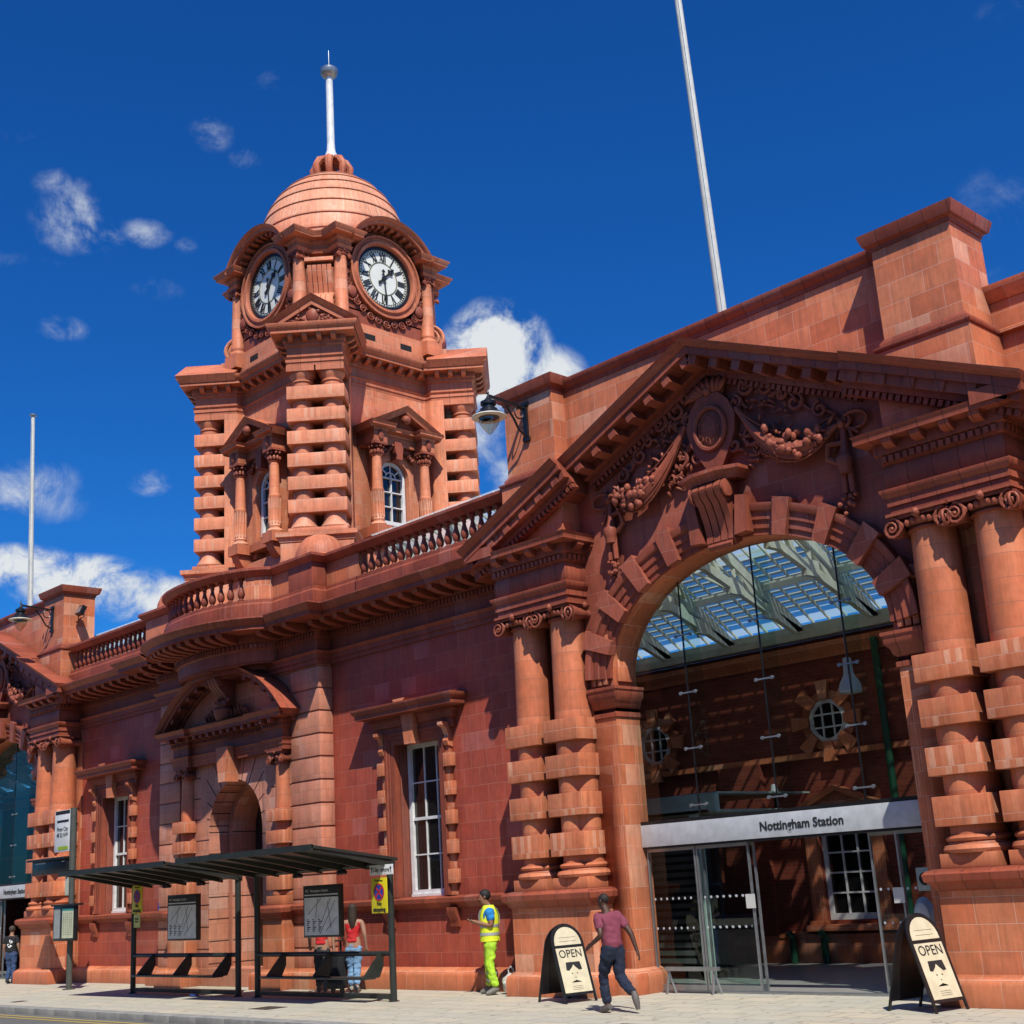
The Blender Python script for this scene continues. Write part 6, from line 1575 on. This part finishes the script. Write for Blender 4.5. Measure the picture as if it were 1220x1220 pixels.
for x in (-.10,.10): vb.tube([(x,-.178,1.2),(x,-.182,1.34),(x*.95,-.145,1.45),(x*.9,0,1.53),(x*.95,.14,1.45),(x,.182,1.34),(x,.178,1.2)],.022,5,flat=.3,nrm=(0,1,0))
refl = simple('reflective_band',rgb(.48,.50,.50),.35,metal=.3); vb.build('reflective_band',refl,W1)
vb = MB()
for (x,y) in ((.125,.0),(-.10,-.01)):
    for z in (.24,.36): vb.lathe([(.083,-.025),(.084,.025)],(x,y,z),14,cap=False)
vb.build('reflective_band',refl,W1)
ph = MB(); ph.box(-.04,.04,-.012,.0,-.07,.07,bev=.004); ph.bm.transform(Matrix.Rotation(R(-50),4,'X')); po = ph.build('phone',M['black']); 
po.location = W1.matrix_basis @ Vector((0,-.34,1.30)); po.rotation_euler = (0,0,W1.rotation_euler.z); tag(po,'black phone held in both hands by the hi vis worker','phone')
# two women in red
person((-23.15,16.6,0), face_dir(-.75,.66), .93, 'woman in red top and dark trousers walking away behind the map poster',
   jj(kn_l=(.09,-.14,.52),an_l=(.09,-.12,.09),toe_l=(.10,-.28,.035),kn_r=(-.09,.04,.50),an_r=(-.09,.32,.2),toe_r=(-.09,.36,.06),el_l=(.26,.06,1.16),wr_l=(.27,-.12,1.0),el_r=(-.26,.08,1.16),wr_r=(-.27,.10,.92)),
   rgb(.42,.22,.15), rgb(.05,.03,.02), rgb(.62,.015,.02), rgb(.03,.035,.04), rgb(.03,.03,.03), top='tank', hair='long', female=True)
person((-22.42,16.85,0), face_dir(-.7,.7), .95, 'woman with long dark hair, red vest top and pale blue jeans walking away',
   jj(kn_l=(.07,-.10,.52),an_l=(.07,-.05,.09),toe_l=(.08,-.2,.035),kn_r=(-.07,.02,.50),an_r=(-.07,.16,.12),toe_r=(-.07,.06,.035),el_l=(.24,.05,1.16),wr_l=(.22,-.15,1.02),el_r=(-.25,.06,1.16),wr_r=(-.27,.0,.92)),
   rgb(.42,.22,.15), rgb(.045,.025,.018), rgb(.60,.015,.02), rgb(.22,.38,.62), rgb(.4,.36,.32), top='tank', hair='long', female=True)
# man at the left edge
W2 = person((-38.55,16.85,0), face_dir(-.6,.8), .88, 'man in black T-shirt with white back print and blue jeans at the left edge',
   jj(kn_l=(.08,-.08,.52)), rgb(.32,.17,.11), rgb(.05,.035,.025), rgb(.012,.012,.014), rgb(.035,.07,.16), rgb(.02,.02,.02))
m = MB()
for k in range(16): m.sphere((rnd.uniform(-.09,.09),.142,1.12+rnd.random()*.26),.022,6,4,sc_=(1,.25,1))
m.build('back_print',M['white'],W2)
# someone standing inside
person((-16.2,20.4,0), face_dir(.6,-.7), .98, 'person in beige top and blue jeans standing inside the left glass doors',
   jj(el_l=(.25,-.02,1.16),wr_l=(.12,-.25,1.12)), rgb(.42,.24,.16), rgb(.03,.02,.02), rgb(.48,.36,.2), rgb(.04,.09,.2), rgb(.03,.03,.03))
bpy.context.view_layer.update()
